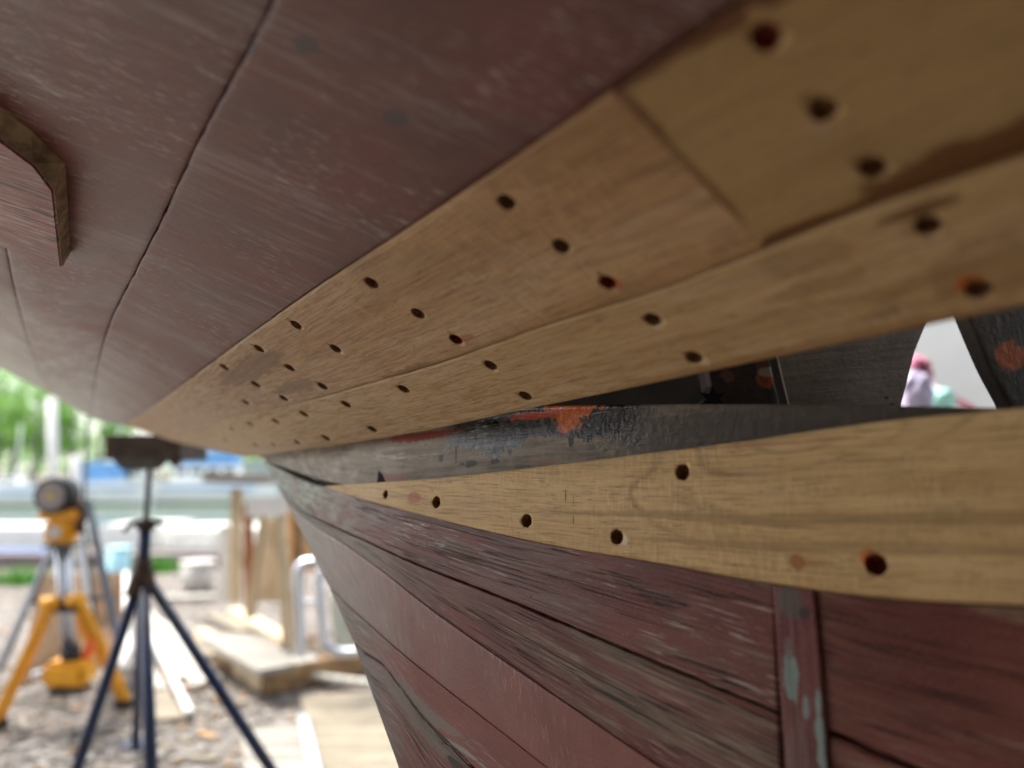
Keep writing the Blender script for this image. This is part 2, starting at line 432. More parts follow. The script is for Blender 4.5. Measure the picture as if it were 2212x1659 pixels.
m = new_wood('fresh_plank_tan', ((.37, .215, .082), (.51, .325, .14), (.62, .42, .21)), 11, .4, .6, .1, .2, sp_, .35)
s.build('new_plank', [m, hole_w, hole_r], boat, [(872,840),(1060,789),(1135,855),(1410,690),(1500,772),(2005,487),(2115,625),(805,927),(748,873),(657,894),(705,946),(596,910,.0055),(643,955,.0055),(542,916,.005),(502,927,.005),(591,960,.005),(552,961,.005),(487,951,.005)], w_up, .0006, label='pale tan new plank above the open seam')
# plank 3 : pale oak board on the deadwood
kt = [(700,1050),(820,1041),(970,1029),(1179,1005),(1426,974),(1606,951),(1907,908),(2212,878),(2600,845)]
kb = [(703,1053),(790,1080),(960,1125),(1179,1175),(1426,1217),(1649,1257),(1907,1291),(2212,1308),(2600,1325)]
s = Strip(kt, kb, w_keel, near=2.2, n=240, m=19, off=-.004, seed=9, thick=.03, gapB=0)
sp_ = [(s.uv_at(897, 1076), .011, .0065, (.42, .13, .08), .3, .75), (s.uv_at(1722, 1205), .006, .006, (.33, .10, .03), .3, .8), (s.uv_at(1760, 1222), .016, .002, (.33, .17, .06), .3, .6),
       (s.uv_at(1880, 1212), .0055, .0062, OR, .12, .9), (s.uv_at(1226, 1075), .0006, .006, (.02, .02, .02), .05, .9), (s.uv_at(1239, 1125), .0006, .004, (.02, .02, .02), .05, .9), (s.uv_at(1240, 1077), .0004, .006, (.1, .06, .04), .05, .7),
       (s.uv_at(1500, 965), .13, .0016, (.33, .06, .04), .5, .4), (s.uv_at(1900, 1130), .3, .004, (.30, .19, .08), .3, .6), (s.uv_at(2050, 1180), .25, .004, (.30, .19, .08), .3, .5), (s.uv_at(1345, 1168), .003, .004, (.7, .6, .45), .3, .8)]
m = new_wood('fresh_plank_oak', ((.46, .28, .10), (.59, .38, .155), (.68, .47, .22)), 14, .6, .8, .0, .3, sp_, .1)
s.build('new_plank', [m, hole_w, hole_r], boat, [(833,1068,.005),(943,1085),(1138,1125),(1333,1160),(1475,1020),(1893,1220,.0072,2)], w_keel, -.004, label='palest widest new plank ending in a point against the lower maroon planks')

# lower maroon planks on the deadwood (far -> near)
R1t = [(570,996),(650,1037),(713,1056),(832,1090),(970,1125),(1179,1173),(1426,1215),(1672,1260)]
K1 = [(598,1048),(650,1101),(700,1128),(791,1170),(901,1220),(1100,1298),(1372,1413),(1683,1542)]
K2 = [(618,1085),(680,1135),(739,1172),(832,1238),(953,1332),(1156,1473),(1430,1659),(1695,1835)]
K3 = [(712,1270),(760,1316),(800,1352),(860,1405),(950,1478),(1176,1655),(1400,1840),(1705,2080)]
K4 = [(763,1385),(790,1412),(828,1437),(870,1490),(925,1562),(1014,1651),(1200,1840),(1500,2150)]
K5 = [(862,1659),(880,1715),(900,1770),(930,1830),(960,1900),(1000,1980),(1100,2120),(1300,2350)]
TEAL = (.22, .29, .26)
s = Strip(R1t, K1, w_keel, n=200, seed=21, gapA=0, gapB=.0012, ragB=.0008)
j0 = s.uv_at(835, 1115)
sp_ = [(s.uv_at(885, 1130), .045, .006, (.85, .83, .8), .8, .95), (s.uv_at(915, 1165), .03, .009, (.85, .83, .8), .8, .95), (s.uv_at(1000, 1145), .09, .003, (.06, .045, .035), .6, .6), (s.uv_at(1300, 1198), .2, .004, (.045, .035, .028), .8, .8), (s.uv_at(860, 1160), .03, .01, (.55, .53, .5), .8, .5)]
m = red_paint('cracked_maroon_upper', 21, worn=.45, crack=.95, far=((.38, .44, .38), .62), fleck=.7, bare=.1, spots=sp_, base=((.12, .032, .024), (.18, .052, .04)), dust=.3, tex=.15)
s.build('painted_plank', m, boat)
s = Strip(K1, K2, w_keel, n=200, seed=22, gapA=.0014, ragA=.0012, gapB=.0006, ragB=.0003, off=.001)
m = red_paint('bare_streaked_plank', 22, worn=.5, crack=.9, far=((.30, .28, .24), .6), fleck=.4, bare=.42, barecol=(.17, .115, .078), base=((.12, .033, .024), (.18, .053, .04)), dust=.25, tex=.16)
s.build('painted_plank', m, boat, label='plank worn to bare grained wood between the maroon ones')
s = Strip(K2, K3, w_keel, n=200, seed=23, gapA=.0007, gapB=.0003, off=.0006)
m = red_paint('smooth_maroon', 23, axis='v', worn=.2, crack=.02, far=((.24, .185, .155), .5), fleck=.35, base=((.19, .056, .043), (.24, .078, .06)), dust=.25, grey=(.26, .17, .14), tex=.08)
s.build('painted_plank', m, boat)
s = Strip(K3, K4, w_keel, n=160, seed=24, gapA=.0003, gapB=.0022, ragB=.0016, off=.0006)
m = red_paint('smooth_maroon_low', 24, worn=.25, crack=.02, far=((.22, .18, .15), .2), fleck=.6, base=((.19, .056, .043), (.24, .078, .06)), dust=.25, grey=(.26, .17, .14), tex=.1,
    spots=[(s.uv_at(920, 1540), .07, .007, (.19, .165, .135), .7, .8), (s.uv_at(985, 1610), .05, .004, (.27, .28, .24), .7, .8), (s.uv_at(840, 1440), .03, .006, (.3, .29, .25), .8, .9)])
s.build('painted_plank', m, boat)
s = Strip(K4, K5, w_keel, n=140, seed=25, gapA=.002, ragA=.0016)
m = red_paint('pitted_maroon_lowest', 25, worn=.4, crack=.8, far=((.2, .17, .15), .1), fleck=.4, base=((.15, .048, .038), (.20, .068, .053)), tex=.15,
    spots=[(s.uv_at(890, 1540), .06, .012, (.16, .14, .115), .7, .8), (s.uv_at(1000, 1665), .02, .004, (.02, .02, .02), .4, .9)])
s.build('painted_plank', m, boat)
# putty in the lowest seam
putty = simple('grey_putty', (.15, .14, .12), .9, var=.4, scale=220, bump=.8)
s = Strip([(x-4, y-1) for x, y in K4[2:6]], [(x+5, y+2) for x, y in K4[2:6]], w_keel, n=120, m=4, off=.002, thick=.01, ragA=.0022, ragB=.0022, seed=31, gapA=0, gapB=0)
s.build('seam_putty', putty, boat)
# butt strap with flaking paint, and planks to its right
s = Strip([(1666,1262),(1680,1450),(1694,1659),(1720,2080)][::1], [(1759,1274),(1776,1450),(1791,1659),(1822,2080)], w_keel, n=90, m=8, off=-.003, seed=33, thick=.02, ragA=.0006, ragB=.0006)
sp_ = [(s.uv_at(1702, 1465), .017, .005, TEAL, .7, .9), (s.uv_at(1745, 1530), .007, .002, TEAL, .6, .8), (s.uv_at(1772, 1600), .03, .0028, TEAL, .72, .9), (s.uv_at(1705, 1400), .008, .003, (.16, .13, .12), .5, .7),
       (s.uv_at(1715, 1298), .012, .010, (.10, .08, .065), .74, .9), (s.uv_at(1732, 1322), .004, .004, (.03, .02, .016), .74, .7)]
m = red_paint('flaking_strap', 33, worn=.5, crack=.2, fleck=.3, spots=sp_, base=((.11, .022, .022), (.16, .035, .033)))
s.build('butt_strap', m, boat, label='upright strap with flaking maroon paint and pale teal patches')
s = Strip([(1748,1266),(1907,1288),(2212,1305),(2600,1322)], [(1775,1572),(1980,1662),(2300,1800),(2700,1960)], w_keel, n=110, m=15, near=2.2, seed=34, gapA=0, gapB=.0016, ragB=.0008)
m = red_paint('near_maroon', 34, worn=.5, crack=.8, fleck=.3, base=((.12, .028, .018), (.17, .045, .03)), grey=(.28, .17, .12), bare=.2, barecol=(.24, .14, .09), tex=.15)
s.build('painted_plank', m, boat)
s = Strip([(1775,1576),(1980,1666),(2300,1804),(2700,1964)], [(1800,2250),(2000,2300),(2300,2350),(2700,2450)], w_keel, n=60, near=2.2, seed=35, gapA=.0016)
s.build('painted_plank', m, boat)
# backbone timber seen in the open seam
bt = [(540,972),(700,952),(900,915),(1100,880),(1300,873),(1700,871),(2150,880),(2550,892)]
bb = [(590,1003),(722,1046),(900,1075),(1100,1060),(1300,1040),(1700,985),(2200,925),(2600,905)]
s = Strip(bt, bb, w_keel, n=220, m=17, off=.026, near=2.2, thick=.09, round_=.006, seed=41, gapA=0, gapB=0)
i_, j_ = s.find(1240, 940); yb = s.uvs[i_][j_][1]
x1 = s.uv_at(940, 960)[0]; x2 = s.uv_at(1330, 930)[0]
sp_ = [(s.uv_at(1235, 880), .032, .011, (.55, .12, .016), .74, 1), (s.uv_at(1225, 905), .014, .012, (.58, .13, .018), .6, 1), (s.uv_at(1150, 895), .03, .004, (.42, .06, .015), .7, 1), (s.uv_at(900, 940), .06, .005, (.28, .022, .014), .74, .95), (s.uv_at(850, 1035), .03, .006, (.30, .09, .06), .6, .7),
       (s.uv_at(572, 985), .05, .010, (.30, .07, .05), .3, .9), (s.uv_at(850, 985), .07, .012, (.7, .68, .64), .8, .9), (s.uv_at(1030, 935), .05, .006, (.6, .62, .64), .8, .9),
       (s.uv_at(1700, 925), .16, .03, (.075, .058, .042), .4, .75), (s.uv_at(2000, 905), .2, .03, (.06, .045, .034), .3, .7),  # broad darker brown patches towards the near end
       (s.uv_at(985, 975), .0012, .014, (.02, .015, .01), .1, .9), (s.uv_at(1232, 955), .003, .008, (.02, .015, .01), .4, .9), (s.uv_at(1015, 1000), .008, .004, (.04, .025, .015), .5, .9),
       (s.uv_at(1066, 995), .006, .003, (.05, .02, .015), .5, .9), (s.uv_at(1098, 970), .003, .006, (.06, .04, .03), .4, .8), (s.uv_at(955, 985), .004, .004, (.05, .03, .02), .5, .8), (s.uv_at(1180, 998), .02, .0015, (.3, .15, .06), .5, .8)]
m = old_timber('tarred_backbone', ((.08, .06, .04), (.24, .195, .14), (.36, .31, .24)), 41, sp_, tar=yb+.004, tarx=(x1, x2), whitex=(0, s.uv_at(960, 980)[0]))
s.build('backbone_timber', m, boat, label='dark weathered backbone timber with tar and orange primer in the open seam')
# black split in the backbone
dark = simple('dark_split', (.008, .007, .006), .9)
def poly_prism(name, pts, wf, off, th, mat, parent, lab=None):
    """irregular board piece: outline on the hull surface, real thickness away from the viewer"""
    bm = bmesh.new(); ul = bm.loops.layers.uv.new('UVMap')
    P = [P3(u, v, 1/wf(u, v)+off) for u, v in pts]
    nv = (P[1]-P[0]).cross(P[2]-P[0]).normalized()
    if nv.dot(P[0]-ORG) < 0: nv = -nv
    a = [bm.verts.new(p) for p in P]; b = [bm.verts.new(p+nv*th) for p in P]
    bm.faces.new(a); bm.faces.new(b[::-1]); n = len(P)
    for i in range(n): bm.faces.new((a[i], b[i], b[(i+1) % n], a[(i+1) % n]))
    bmesh.ops.recalc_face_normals(bm, faces=bm.faces)
    ex = (P[1]-P[0]).normalized(); ey = nv.cross(ex)
    for f in bm.faces:
        for l in f.loops:
            q = l.vert.co-P[0]; l[ul].uv = (q.dot(ex), q.dot(ey)+q.dot(nv))
    me = bpy.data.meshes.new(name); bm.to_mesh(me); bm.free()
    o = link(name, me, mat, parent)
    if lab: o['label'] = lab
    return o
poly_prism('split', [(817,1018),(822,1022),(832,1044),(814,1044)], w_keel, .024, .002, dark, boat)

# interior: frames, far side, lining
def wc(d): return lambda u, v: 1/d
fr_m = old_timber('frame_timber', ((.13, .10, .07), (.22, .175, .13), (.30, .25, .19)), 51)
fr_d = old_timber('frame_timber_dark', ((.03, .024, .018), (.06, .045, .033), (.10, .08, .06)), 52)
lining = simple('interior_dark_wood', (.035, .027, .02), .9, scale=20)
poly_prism('frame', [(1650,640),(2040,600),(1975,760),(1946,875),(1945,960),(1740,960),(1705,870)], wc(.78), 0, .006, fr_m, boat, 'broad grey frame inside the hull beside the bright opening')
s = Strip([(2040,560),(2094,693),(2140,800),(2182,880),(2215,960)], [(2500,500),(2500,660),(2500,760),(2500,880),(2500,960)], wc(.60), n=40, m=8, thick=.018, seed=53)
fd2 = old_timber('frame_timber_near', ((.02, .016, .012), (.045, .034, .025), (.08, .06, .045)), 53, [(s.uv_at(2180, 772), .012, .012, (.5, .11, .02), .25, .9)])
s.build('frame', fd2, boat, label='near dark frame with an orange primer blot')
s = Strip([(1500,640),(1530,800),(1560,960)], [(1640,640),(1668,800),(1708,960)], wc(.84), n=40, m=8, thick=.05, seed=54)
fd3 = old_timber('frame_timber_mid', ((.02, .016, .012), (.06, .035, .025), (.11, .06, .04)), 54, [(s.uv_at(1648, 818), .01, .01, (.55, .12, .02), .3, 1), (s.uv_at(1575, 813), .008, .008, (.3, .14, .13), .4, .7), (s.uv_at(1640, 795), .02, .007, (.25, .07, .02), .4, .8), (s.uv_at(1664, 800), .006, .014, (.6, .5, .35), .3, .8)])
s.build('frame', fd3, boat, label='dark frame with small orange primer blots')
# black knee bolt star
bm = bmesh.new(); c = P3(1540, 862, .80); ring = []
for a in range(12):
    r_ = .016 if a % 2 else .007; ring.append(c+Vector((math.cos(a*math.pi/6)*r_*1.1, 0, math.sin(a*math.pi/6)*r_)))
f1 = [bm.verts.new(p) for p in ring]; f2 = [bm.verts.new(p+Vector((0, .03, 0))) for p in ring]
bm.faces.new(f1); bm.faces.new(f2[::-1])
for i in range(12): bm.faces.new((f1[i], f2[i], f2[(i+1) % 12], f1[(i+1) % 12]))
me = bpy.data.meshes.new('knee'); bm.to_mesh(me); bm.free(); link('drift_bolt', me, dark, boat)
# far side planking pieces, floor timber, deck, topsides
def quadbox(name, pts, th, mat, parent, lab=None):
    bm = bmesh.new(); nv = (pts[1]-pts[0]).cross(pts[2]-pts[0]).normalized()
    if name == 'keel_core' and nv.dot(pts[0]-ORG) < 0: nv = -nv
    a = [bm.verts.new(p) for p in pts]; b = [bm.verts.new(p+nv*th) for p in pts]
    bm.faces.new(a); bm.faces.new(b[::-1]); n = len(pts)
    for i in range(n): bm.faces.new((a[i], b[i], b[(i+1) % n], a[(i+1) % n]))
    bmesh.ops.recalc_face_normals(bm, faces=bm.faces)
    me = bpy.data.meshes.new(name); bm.to_mesh(me); bm.free()
    o = link(name, me, mat, parent)
    if lab: o['label'] = lab
    return o
blocker_mat = lumber_early = simple('dark_blocker_boards', (.14, .11, .085), .85, scale=6)
sw = empty('light_blocker', (-.5, -2.9, 0), 'unseen dark boards and roof added behind the viewer to block light', 'light blocker')  # unseen enclosure, added to block light and darken the near hull
for i in range(24):
    x0 = -5+i*.36
    quadbox('blocker_board', [Vector((x0, -2.9, 0)), Vector((x0+.35, -2.9, 0)), Vector((x0+.35, -2.9, 3.6)), Vector((x0, -2.9, 3.6))], .02, blocker_mat, sw)
for i in range(7):
    y0 = -2.85+i*.36
    quadbox('blocker_board', [Vector((-3.3, y0, 0)), Vector((-3.3, y0+.35, 0)), Vector((-3.3, y0+.35, 3.6)), Vector((-3.3, y0, 3.6))], .02, blocker_mat, sw)
quadbox('roof', [Vector((-3.35, -2.95, 3.62)), Vector((3.7, -2.95, 3.62)), Vector((3.7, -1.0, 3.62)), Vector((-3.35, -1.0, 3.62))], .05, blocker_mat, sw)  # unseen cover of the added light blocker
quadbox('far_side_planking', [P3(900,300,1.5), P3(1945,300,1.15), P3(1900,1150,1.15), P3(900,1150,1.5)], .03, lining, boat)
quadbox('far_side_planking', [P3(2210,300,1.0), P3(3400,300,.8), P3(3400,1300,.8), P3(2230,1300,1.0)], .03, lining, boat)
deckm = simple('deck_blocker_underside', (.06, .05, .04), .8, scale=8)
quadbox('deck', [Vector(p) for p in ((-1.9, -2.6, 2.5), (2.6, -2.6, 2.5), (2.6, 2.1, 2.5), (-1.9, 2.1, 2.5))], .05, deckm, boat)  # unseen, added to shut skylight out of the hull interior
quadbox('hull_end_blocker', [Vector((-1.25, 2.12, 1.2)), Vector((.9, 2.12, 1.2)), Vector((.9, 2.12, 2.5)), Vector((-1.25, 2.12, 2.5))], .03, lining, boat)  # unseen panel, added to stop light entering the open far end
# inner keel core
core = [P3(610,1040,1.36), P3(2500,900,.52), P3(2500,2300,.50), P3(1300,2100,.72), P3(1000,1500,.85)]
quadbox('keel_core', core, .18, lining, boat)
# wooden pad screwed on the bottom (upper left)
def wblk(u, v): return 1/(1/w_up(u, v)-.045)
facep = [(-260,90),(-60,255),(0,306),(73,360),(115,416),(124,500),(133,580),(90,572),(0,532),(-300,400)]
outp = [(-260,20),(-60,180),(0,225),(67,275),(143,348),(150,450),(155,542),(90,520),(0,480),(-300,340)]
bm = bmesh.new(); ul = bm.loops.layers.uv.new('UVMap')
Pf = [P3(u, v, 1/wblk(u, v)) for u, v in facep]; Pb = [P3(u, v, 1/w_up(u, v)+.004) for u, v in outp]
a = [bm.verts.new(p) for p in Pf]; b = [bm.verts.new(p) for p in Pb]; n = len(a)
bm.faces.new(a); bm.faces.new(b[::-1])
for i in range(n): bm.faces.new((a[i], b[i], b[(i+1) % n], a[(i+1) % n])).material_index = 1
bmesh.ops.recalc_face_normals(bm, faces=bm.faces)
bmesh.ops.bevel(bm, geom=[e for e in bm.edges if any(len(f.verts) > 4 for f in e.link_faces)], offset=.002, segments=2, affect='EDGES')
ex = (Pf[6]-Pf[-2]).normalized(); nn = (Pf[2]-Pf[-2]).cross(ex).normalized(); ey = nn.cross(ex)
for f in bm.faces:
    for l in f.loops:
        q = l.vert.co-Pf[2]; l[ul].uv = (q.dot(ex), q.dot(ey)+q.dot(nn)*.8)
me = bpy.data.meshes.new('pad'); bm.to_mesh(me); bm.free()
padf = red_paint('worn_pad_face', 61, worn=.75, grey=(.6, .5, .44), crack=1.0, fleck=1.0, bare=.15, barecol=(.30, .22, .17), base=((.22, .055, .04), (.34, .10, .075)), tex=.6)
pads = simple('worn_pad_side', (.34, .25, .14), .8, var=.55, scale=45, bump=.6)
o = link('bottom_pad', me, [padf, pads], boat); o['label'] = 'weathered pointed wooden pad fixed under the hull at upper left'

# ------------------------------------------------------------------ generic solids
class MB:
    def __init__(s): s.bm = bmesh.new()
    def tube(s, pts, r, seg=12, caps=True):
        pts = [Vector(p) for p in pts]; rs = r if isinstance(r, (list, tuple)) else [r]*len(pts)
        rings = []; ref = None
        for i, p in enumerate(pts):
            t = (pts[min(i+1, len(pts)-1)]-pts[max(i-1, 0)]).normalized()
            if ref is None: ref = t.orthogonal().normalized()
            x = (ref-t*ref.dot(t)).normalized(); ref = x; y = t.cross(x)
            rings.append([s.bm.verts.new(p+(x*math.cos(2*math.pi*k/seg)+y*math.sin(2*math.pi*k/seg))*rs[i]) for k in range(seg)])
        for a, b in zip(rings, rings[1:]):
            for k in range(seg): s.bm.faces.new((a[k], a[(k+1) % seg], b[(k+1) % seg], b[k])).smooth = True
        if caps: s.bm.faces.new(rings[0][::-1]); s.bm.faces.new(rings[-1])
        return s
    def box(s, c, size, rot=None, bev=0):
        M = Matrix.Translation(Vector(c)) @ (rot.to_4x4() if rot is not None else Matrix.Identity(4))
        r = bmesh.ops.create_cube(s.bm, size=1, matrix=M @ Matrix.Diagonal((*size, 1)))
        if bev:
            es = list({e for v in r['verts'] for e in v.link_edges})
            bmesh.ops.bevel(s.bm, geom=es, offset=bev, segments=2, affect='EDGES')
        return s
    def bar(s, a, b, w, h, bev=.003, up=Vector((0, 0, 1))):
        a = Vector(a); b = Vector(b); z = (b-a); L = z.length; z.normalize()
        x = up.cross(z)
        if x.length < .05: x = Vector((1, 0, 0)).cross(z)
        x.normalize(); y = z.cross(x)
        return s.box((a+b)/2, (w, h, L), Matrix((x, y, z)).transposed(), bev)
    def prism(s, pts, th):
        pts = [Vector(p) for p in pts]; nv = (pts[1]-pts[0]).cross(pts[2]-pts[0]).normalized()
        a = [s.bm.verts.new(p) for p in pts]; b = [s.bm.verts.new(p+nv*th) for p in pts]
        s.bm.faces.new(a); s.bm.faces.new(b[::-1]); n = len(pts)
        for i in range(n): s.bm.faces.new((a[i], b[i], b[(i+1) % n], a[(i+1) % n]))
        return s
    def out(s, name, mat, parent=None):
        bmesh.ops.recalc_face_normals(s.bm, faces=s.bm.faces)
        me = bpy.data.meshes.new(name); s.bm.to_mesh(me); s.bm.free()
        return link(name, me, mat, parent)

# ------------------------------------------------------------------ materials for the yard
blue_paint = simple('dark_blue_paint', (.007, .018, .06), .45, var=.35, scale=30)
rusty = simple('rusty_iron', (.06, .032, .022), .8, var=.4, scale=40)
steel = simple('dull_steel', (.09, .095, .09), .45, .7, scale=30)
zinc = simple('galvanised_steel', (.11, .12, .135), .4, .8, var=.15)
alu = simple('aluminium', (.62, .66, .72), .35, .75, var=.08)
yellow = simple('yellow_plastic', (.72, .33, .015), .45, var=.1, scale=20)
black = simple('black_rubber', (.02, .02, .022), .6)
oldwood = simple('dark_old_block', (.075, .052, .04), .8, var=.4, scale=18)
orangep = simple('orange_plastic', (.8, .13, .02), .4, var=.1)
def lumber(name, c, sd=0, st=(1.5, 24, 24)):
    k = N(name); o = k.obj(); g = k.mp(o, st, (sd, sd*2, 0))
    a = k.noise(g, 1, 4, .6, .4); b = k.noise(o, 7+sd, 4, .6)
    col = k.mix(k.ramp(a, .35, .65), tuple(x*.62 for x in c), tuple(min(1, x*1.15) for x in c))
    col = k.mix(k.ramp(b, .5, .7, 0, .5), col, tuple(x*.5 for x in c))
    return k.fin(col, .7, a, .4, .002)
pine = lumber('pine', (.62, .50, .33), 1, (24, 24, 1.5)); pine_r = lumber('red_brown_lumber', (.32, .12, .045), 2, (24, 24, 1.5))
pine_w = lumber('white_washed_lumber', (.5, .48, .42), 3, (24, 24, 1.5))
pine_b = lumber('brown_lumber', (.30, .18, .085), 4); ply = lumber('brown_plywood', (.28, .17, .09), 5, (8, 8, 1.2))
ply_l = lumber('pale_plywood', (.22, .185, .13), 6); grey_w = lumber('grey_board', (.28, .26, .225), 7); ply_o = lumber('orange_plywood', (.72, .40, .18), 8, (6, 6, 1))
whitep = simple('white_board_paint', (.62, .62, .6), .5, var=.06)

# ------------------------------------------------------------------ jack stand
JY = 2.12
jc = at(308, 1245, JY)
js = empty('boat_jack_stand', (jc.x, jc.y, 0), 'dark blue tripod boat jack stand propping a timber pad under the hull', 'boat stand')
hub = jc
for fu, fv in ((121, 1805), (671, 1805), (339, 1960), (293, 1612)):
    f = G(fu, fv); d = (f-hub).normalized()
    st_ = hub + Vector((d.x, d.y, 0))*.03 + Vector((0, 0, -.01))
    f.z = .012
    leg = MB().tube([st_, f], .0155, 14).out('leg', blue_paint, js)
    MB().tube([f+Vector((0, 0, -.012)), f+Vector((0, 0, -.002))], .05, 16).out('foot_plate', blue_paint, leg)
topz = at(305, 1012, JY).z
MB().tube([hub+Vector((0, 0, .05)), hub+Vector((0, 0, .0)), hub+Vector((0, 0, -.05))], [.02, .032, .045], 16).out('hub', rusty, js)
MB().tube([hub+Vector((0, 0, -.04)), Vector((hub.x, hub.y, at(305, 1135, JY).z))], .017, 16).out('post', blue_paint, js)
rod = MB()
z0, z1 = at(305, 1135, JY).z, topz
pts = []; rr = []
nth = 50
for i in range(nth+1):
    pts.append((hub.x, hub.y, z0+(z1-z0)*i/nth)); rr.append(.0095 if i % 2 else .0078)
rod.tube(pts, rr, 12).out('screw_rod', steel, js)
hz = at(305, 1133, JY).z
MB().tube([(hub.x, hub.y, hz-.014), (hub.x, hub.y, hz+.012)], .026, 16).out('nut', rusty, js)
MB().tube([(hub.x-.062, hub.y, hz-.02), (hub.x-.05, hub.y, hz-.002), (hub.x-.02, hub.y, hz+.008), (hub.x+.02, hub.y, hz+.008), (hub.x+.05, hub.y, hz+.004)], .007, 10).out('handle', rusty, js)
pt = at(305, 1012, JY)
# steel cup and timber pad
a_, b_ = at(238, 992, JY), at(362, 992, JY)
MB().prism([at(240, 990, JY-.08), at(368, 990, JY-.08), at(345, 1014, JY-.06), at(262, 1014, JY-.06)], .14).out('pad_plate', steel, js)
MB().prism([at(230, 940, JY-.10), at(388, 940, JY-.10), at(389, 992, JY-.10), at(226, 992, JY-.10)], .18).out('timber_pad', oldwood, js)
MB().prism([at(360, 992, JY-.10), at(389, 990, JY-.10), at(374, 1008, JY-.10)], .03).out('wedge', oldwood, js)

# ------------------------------------------------------------------ yellow tripod work light
TY = 3.05
tc = at(140, 1310, TY)
tl = empty('tripod_work_light', (tc.x, tc.y, 0), 'yellow tripod work light with round lamp head and silver column', 'work light')
for k_, (hu, hv, fu, fv) in enumerate(((112, 1302, -8, 1575), (168, 1295, 268, 1528), (150, 1300, 128, 1430))):
    t_ = at(hu, hv, TY-.02 if k_ < 2 else TY+.08); f = G(fu, fv)
    if k_ == 2: f = Vector((tc.x-.02, tc.y+.5, 0))
    f.z = .03
    l = MB().bar(t_, f, .052, .034, .006).out('leg', yellow, tl)
    MB().box(f+Vector((0, 0, -.012)), (.07, .06, .035), None, .008).out('foot', black, l)
    MB().tube([t_+Vector((-.03, -.01, 0)), t_+Vector((.03, -.01, 0))], .026, 14).out('knuckle', yellow, l)
for du in (-10, 12):
    MB().tube([at(134+du, 1170, TY), at(150+du, 1428, TY)], .0125, 12).out('column', alu, tl)
MB().tube([at(140, 1175, TY+.02), at(155, 1428, TY+.02)], .02, 12).out('inner_column', alu, tl)
MB().tube([at(152, 1395, TY), at(153, 1432, TY)], .036, 14).out('column_collar', black, tl)
MB().box(at(150, 1452, TY), (.17, .12, .10), None, .02).out('base_housing', yellow, tl)
MB().box(at(152, 1488, TY), (.13, .11, .025), None, .008).out('base_foot', black, tl)
MB().box(at(188, 1410, TY+.02), (.03, .04, .10), Matrix.Rotation(.3, 3, 'Y'), .008).out('latch', orangep, tl)
MB().box(at(138, 1312, TY), (.14, .05, .035), None, .008).out('hub', black, tl)
b = MB(); b.box(at(134, 1148, TY), (.115, .09, .11), None, .018); b.box(at(134, 1112, TY), (.165, .08, .045), None, .012)
b.out('bracket', yellow, tl)
MB().box(at(134, 1178, TY), (.12, .09, .014), None, .004).out('bracket_plate', steel, tl)
MB().tube([at(116, 1150, TY-.06), at(116, 1150, TY-.045)], .025, 16).out('knob', whitep, tl)
hc = at(126, 1070, TY)
hd = MB().tube([hc+Vector((0, .07, .0)), hc+Vector((0, .03, 0)), hc+Vector((0, -.04, -.0)), hc+Vector((0, -.05, -.0))], [.045, .078, .078, .072], 28).out('lamp_head', black, tl)
lens = simple('grey_lens', (.28, .25, .25), .3, var=.2, scale=60)
MB().tube([hc+Vector((0, -.051, 0)), hc+Vector((0, -.054, 0))], .058, 28).out('lens', lens, hd)
MB().tube([hc+Vector((0, -.0545, 0)), hc+Vector((0, -.057, 0))], .022, 20).out('reflector', simple('dull_brass', (.35, .28, .14), .4, .5), hd)
MB().tube([at(165, 1080, TY), at(178, 1110, TY), at(172, 1150, TY)], .018, 10).out('cable_bracket', rusty, tl)

# ------------------------------------------------------------------ ground, water, far bank
def gravel():
    k = N('gravel_and_chips'); o = k.obj()
    v = k.vor(o, 62, out=1); f = k.noise(o, 3.2, 5, .6); g = k.noise(o, 60, 4, .7)
    hsv = k.sep(v)[0]
    col = k.cramp(hsv, [(0, (.10, .083, .072)), (1, (.27, .245, .22)), (.5, (.17, .15, .135))])
    col = k.mix(k.ramp(f, .45, .65, 0, .7), col, (.17, .13, .105))
    col = k.mix(k.ramp(k.noise(o, 9, 3), .58, .68, 0, .8), col, (.36, .32, .27))
    return k.fin(col, .85, k.add(k.vor(o, 62), g), .8, .02)
def sheet(name, x0, x1, y0, y1, z, mat, kind='structure', nx=2, ny=2, amp=0):
    bm = bmesh.new(); vs = []
    for j in range(ny):
        for i in range(nx):
            x = x0+(x1-x0)*i/(nx-1); y = y0+(y1-y0)*j/(ny-1)
            vs.append(bm.verts.new((x, y, z+amp*mnoise.noise(Vector((x*1.3, y*1.3, 0))))))
    for j in range(ny-1):
        for i in range(nx-1):
            q = j*nx+i; bm.faces.new((vs[q], vs[q+1], vs[q+nx+1], vs[q+nx])).smooth = True
    me = bpy.data.meshes.new(name); bm.to_mesh(me); bm.free()
    o = link(name, me, mat); o['kind'] = kind; return o
# ground reaches to the horizon; the basin is a lower sheet in front of the far bank
gm = gravel()
bm = bmesh.new()
prof = [(-30, 0), (13, 0), (15, -.15), (16.5, -1.5), (46, -1.5), (50, .2), (60, 1.2), (400, 2.0)]
vs = [[bm.verts.new((x, y, z)) for y, z in prof] for x in (-300, -40, -8, 8, 40, 300)]
for i in range(5):
    for j in range(len(prof)-1): bm.faces.new((vs[i][j], vs[i+1][j], vs[i+1][j+1], vs[i][j+1]))
me = bpy.data.meshes.new('ground'); bm.to_mesh(me); bm.free(); o = link('ground', me, gm); o['kind'] = 'structure'
k = N('harbour_water'); wo = k.obj(); wn = k.noise(k.mp(wo, (1, 2.5, 1)), 1.6, 4, .6)
wm = k.fin((.05, .08, .04), .1, wn, .12, .03, .4)
sheet('water', -200, 200, 15.2, 48, -.5, wm)
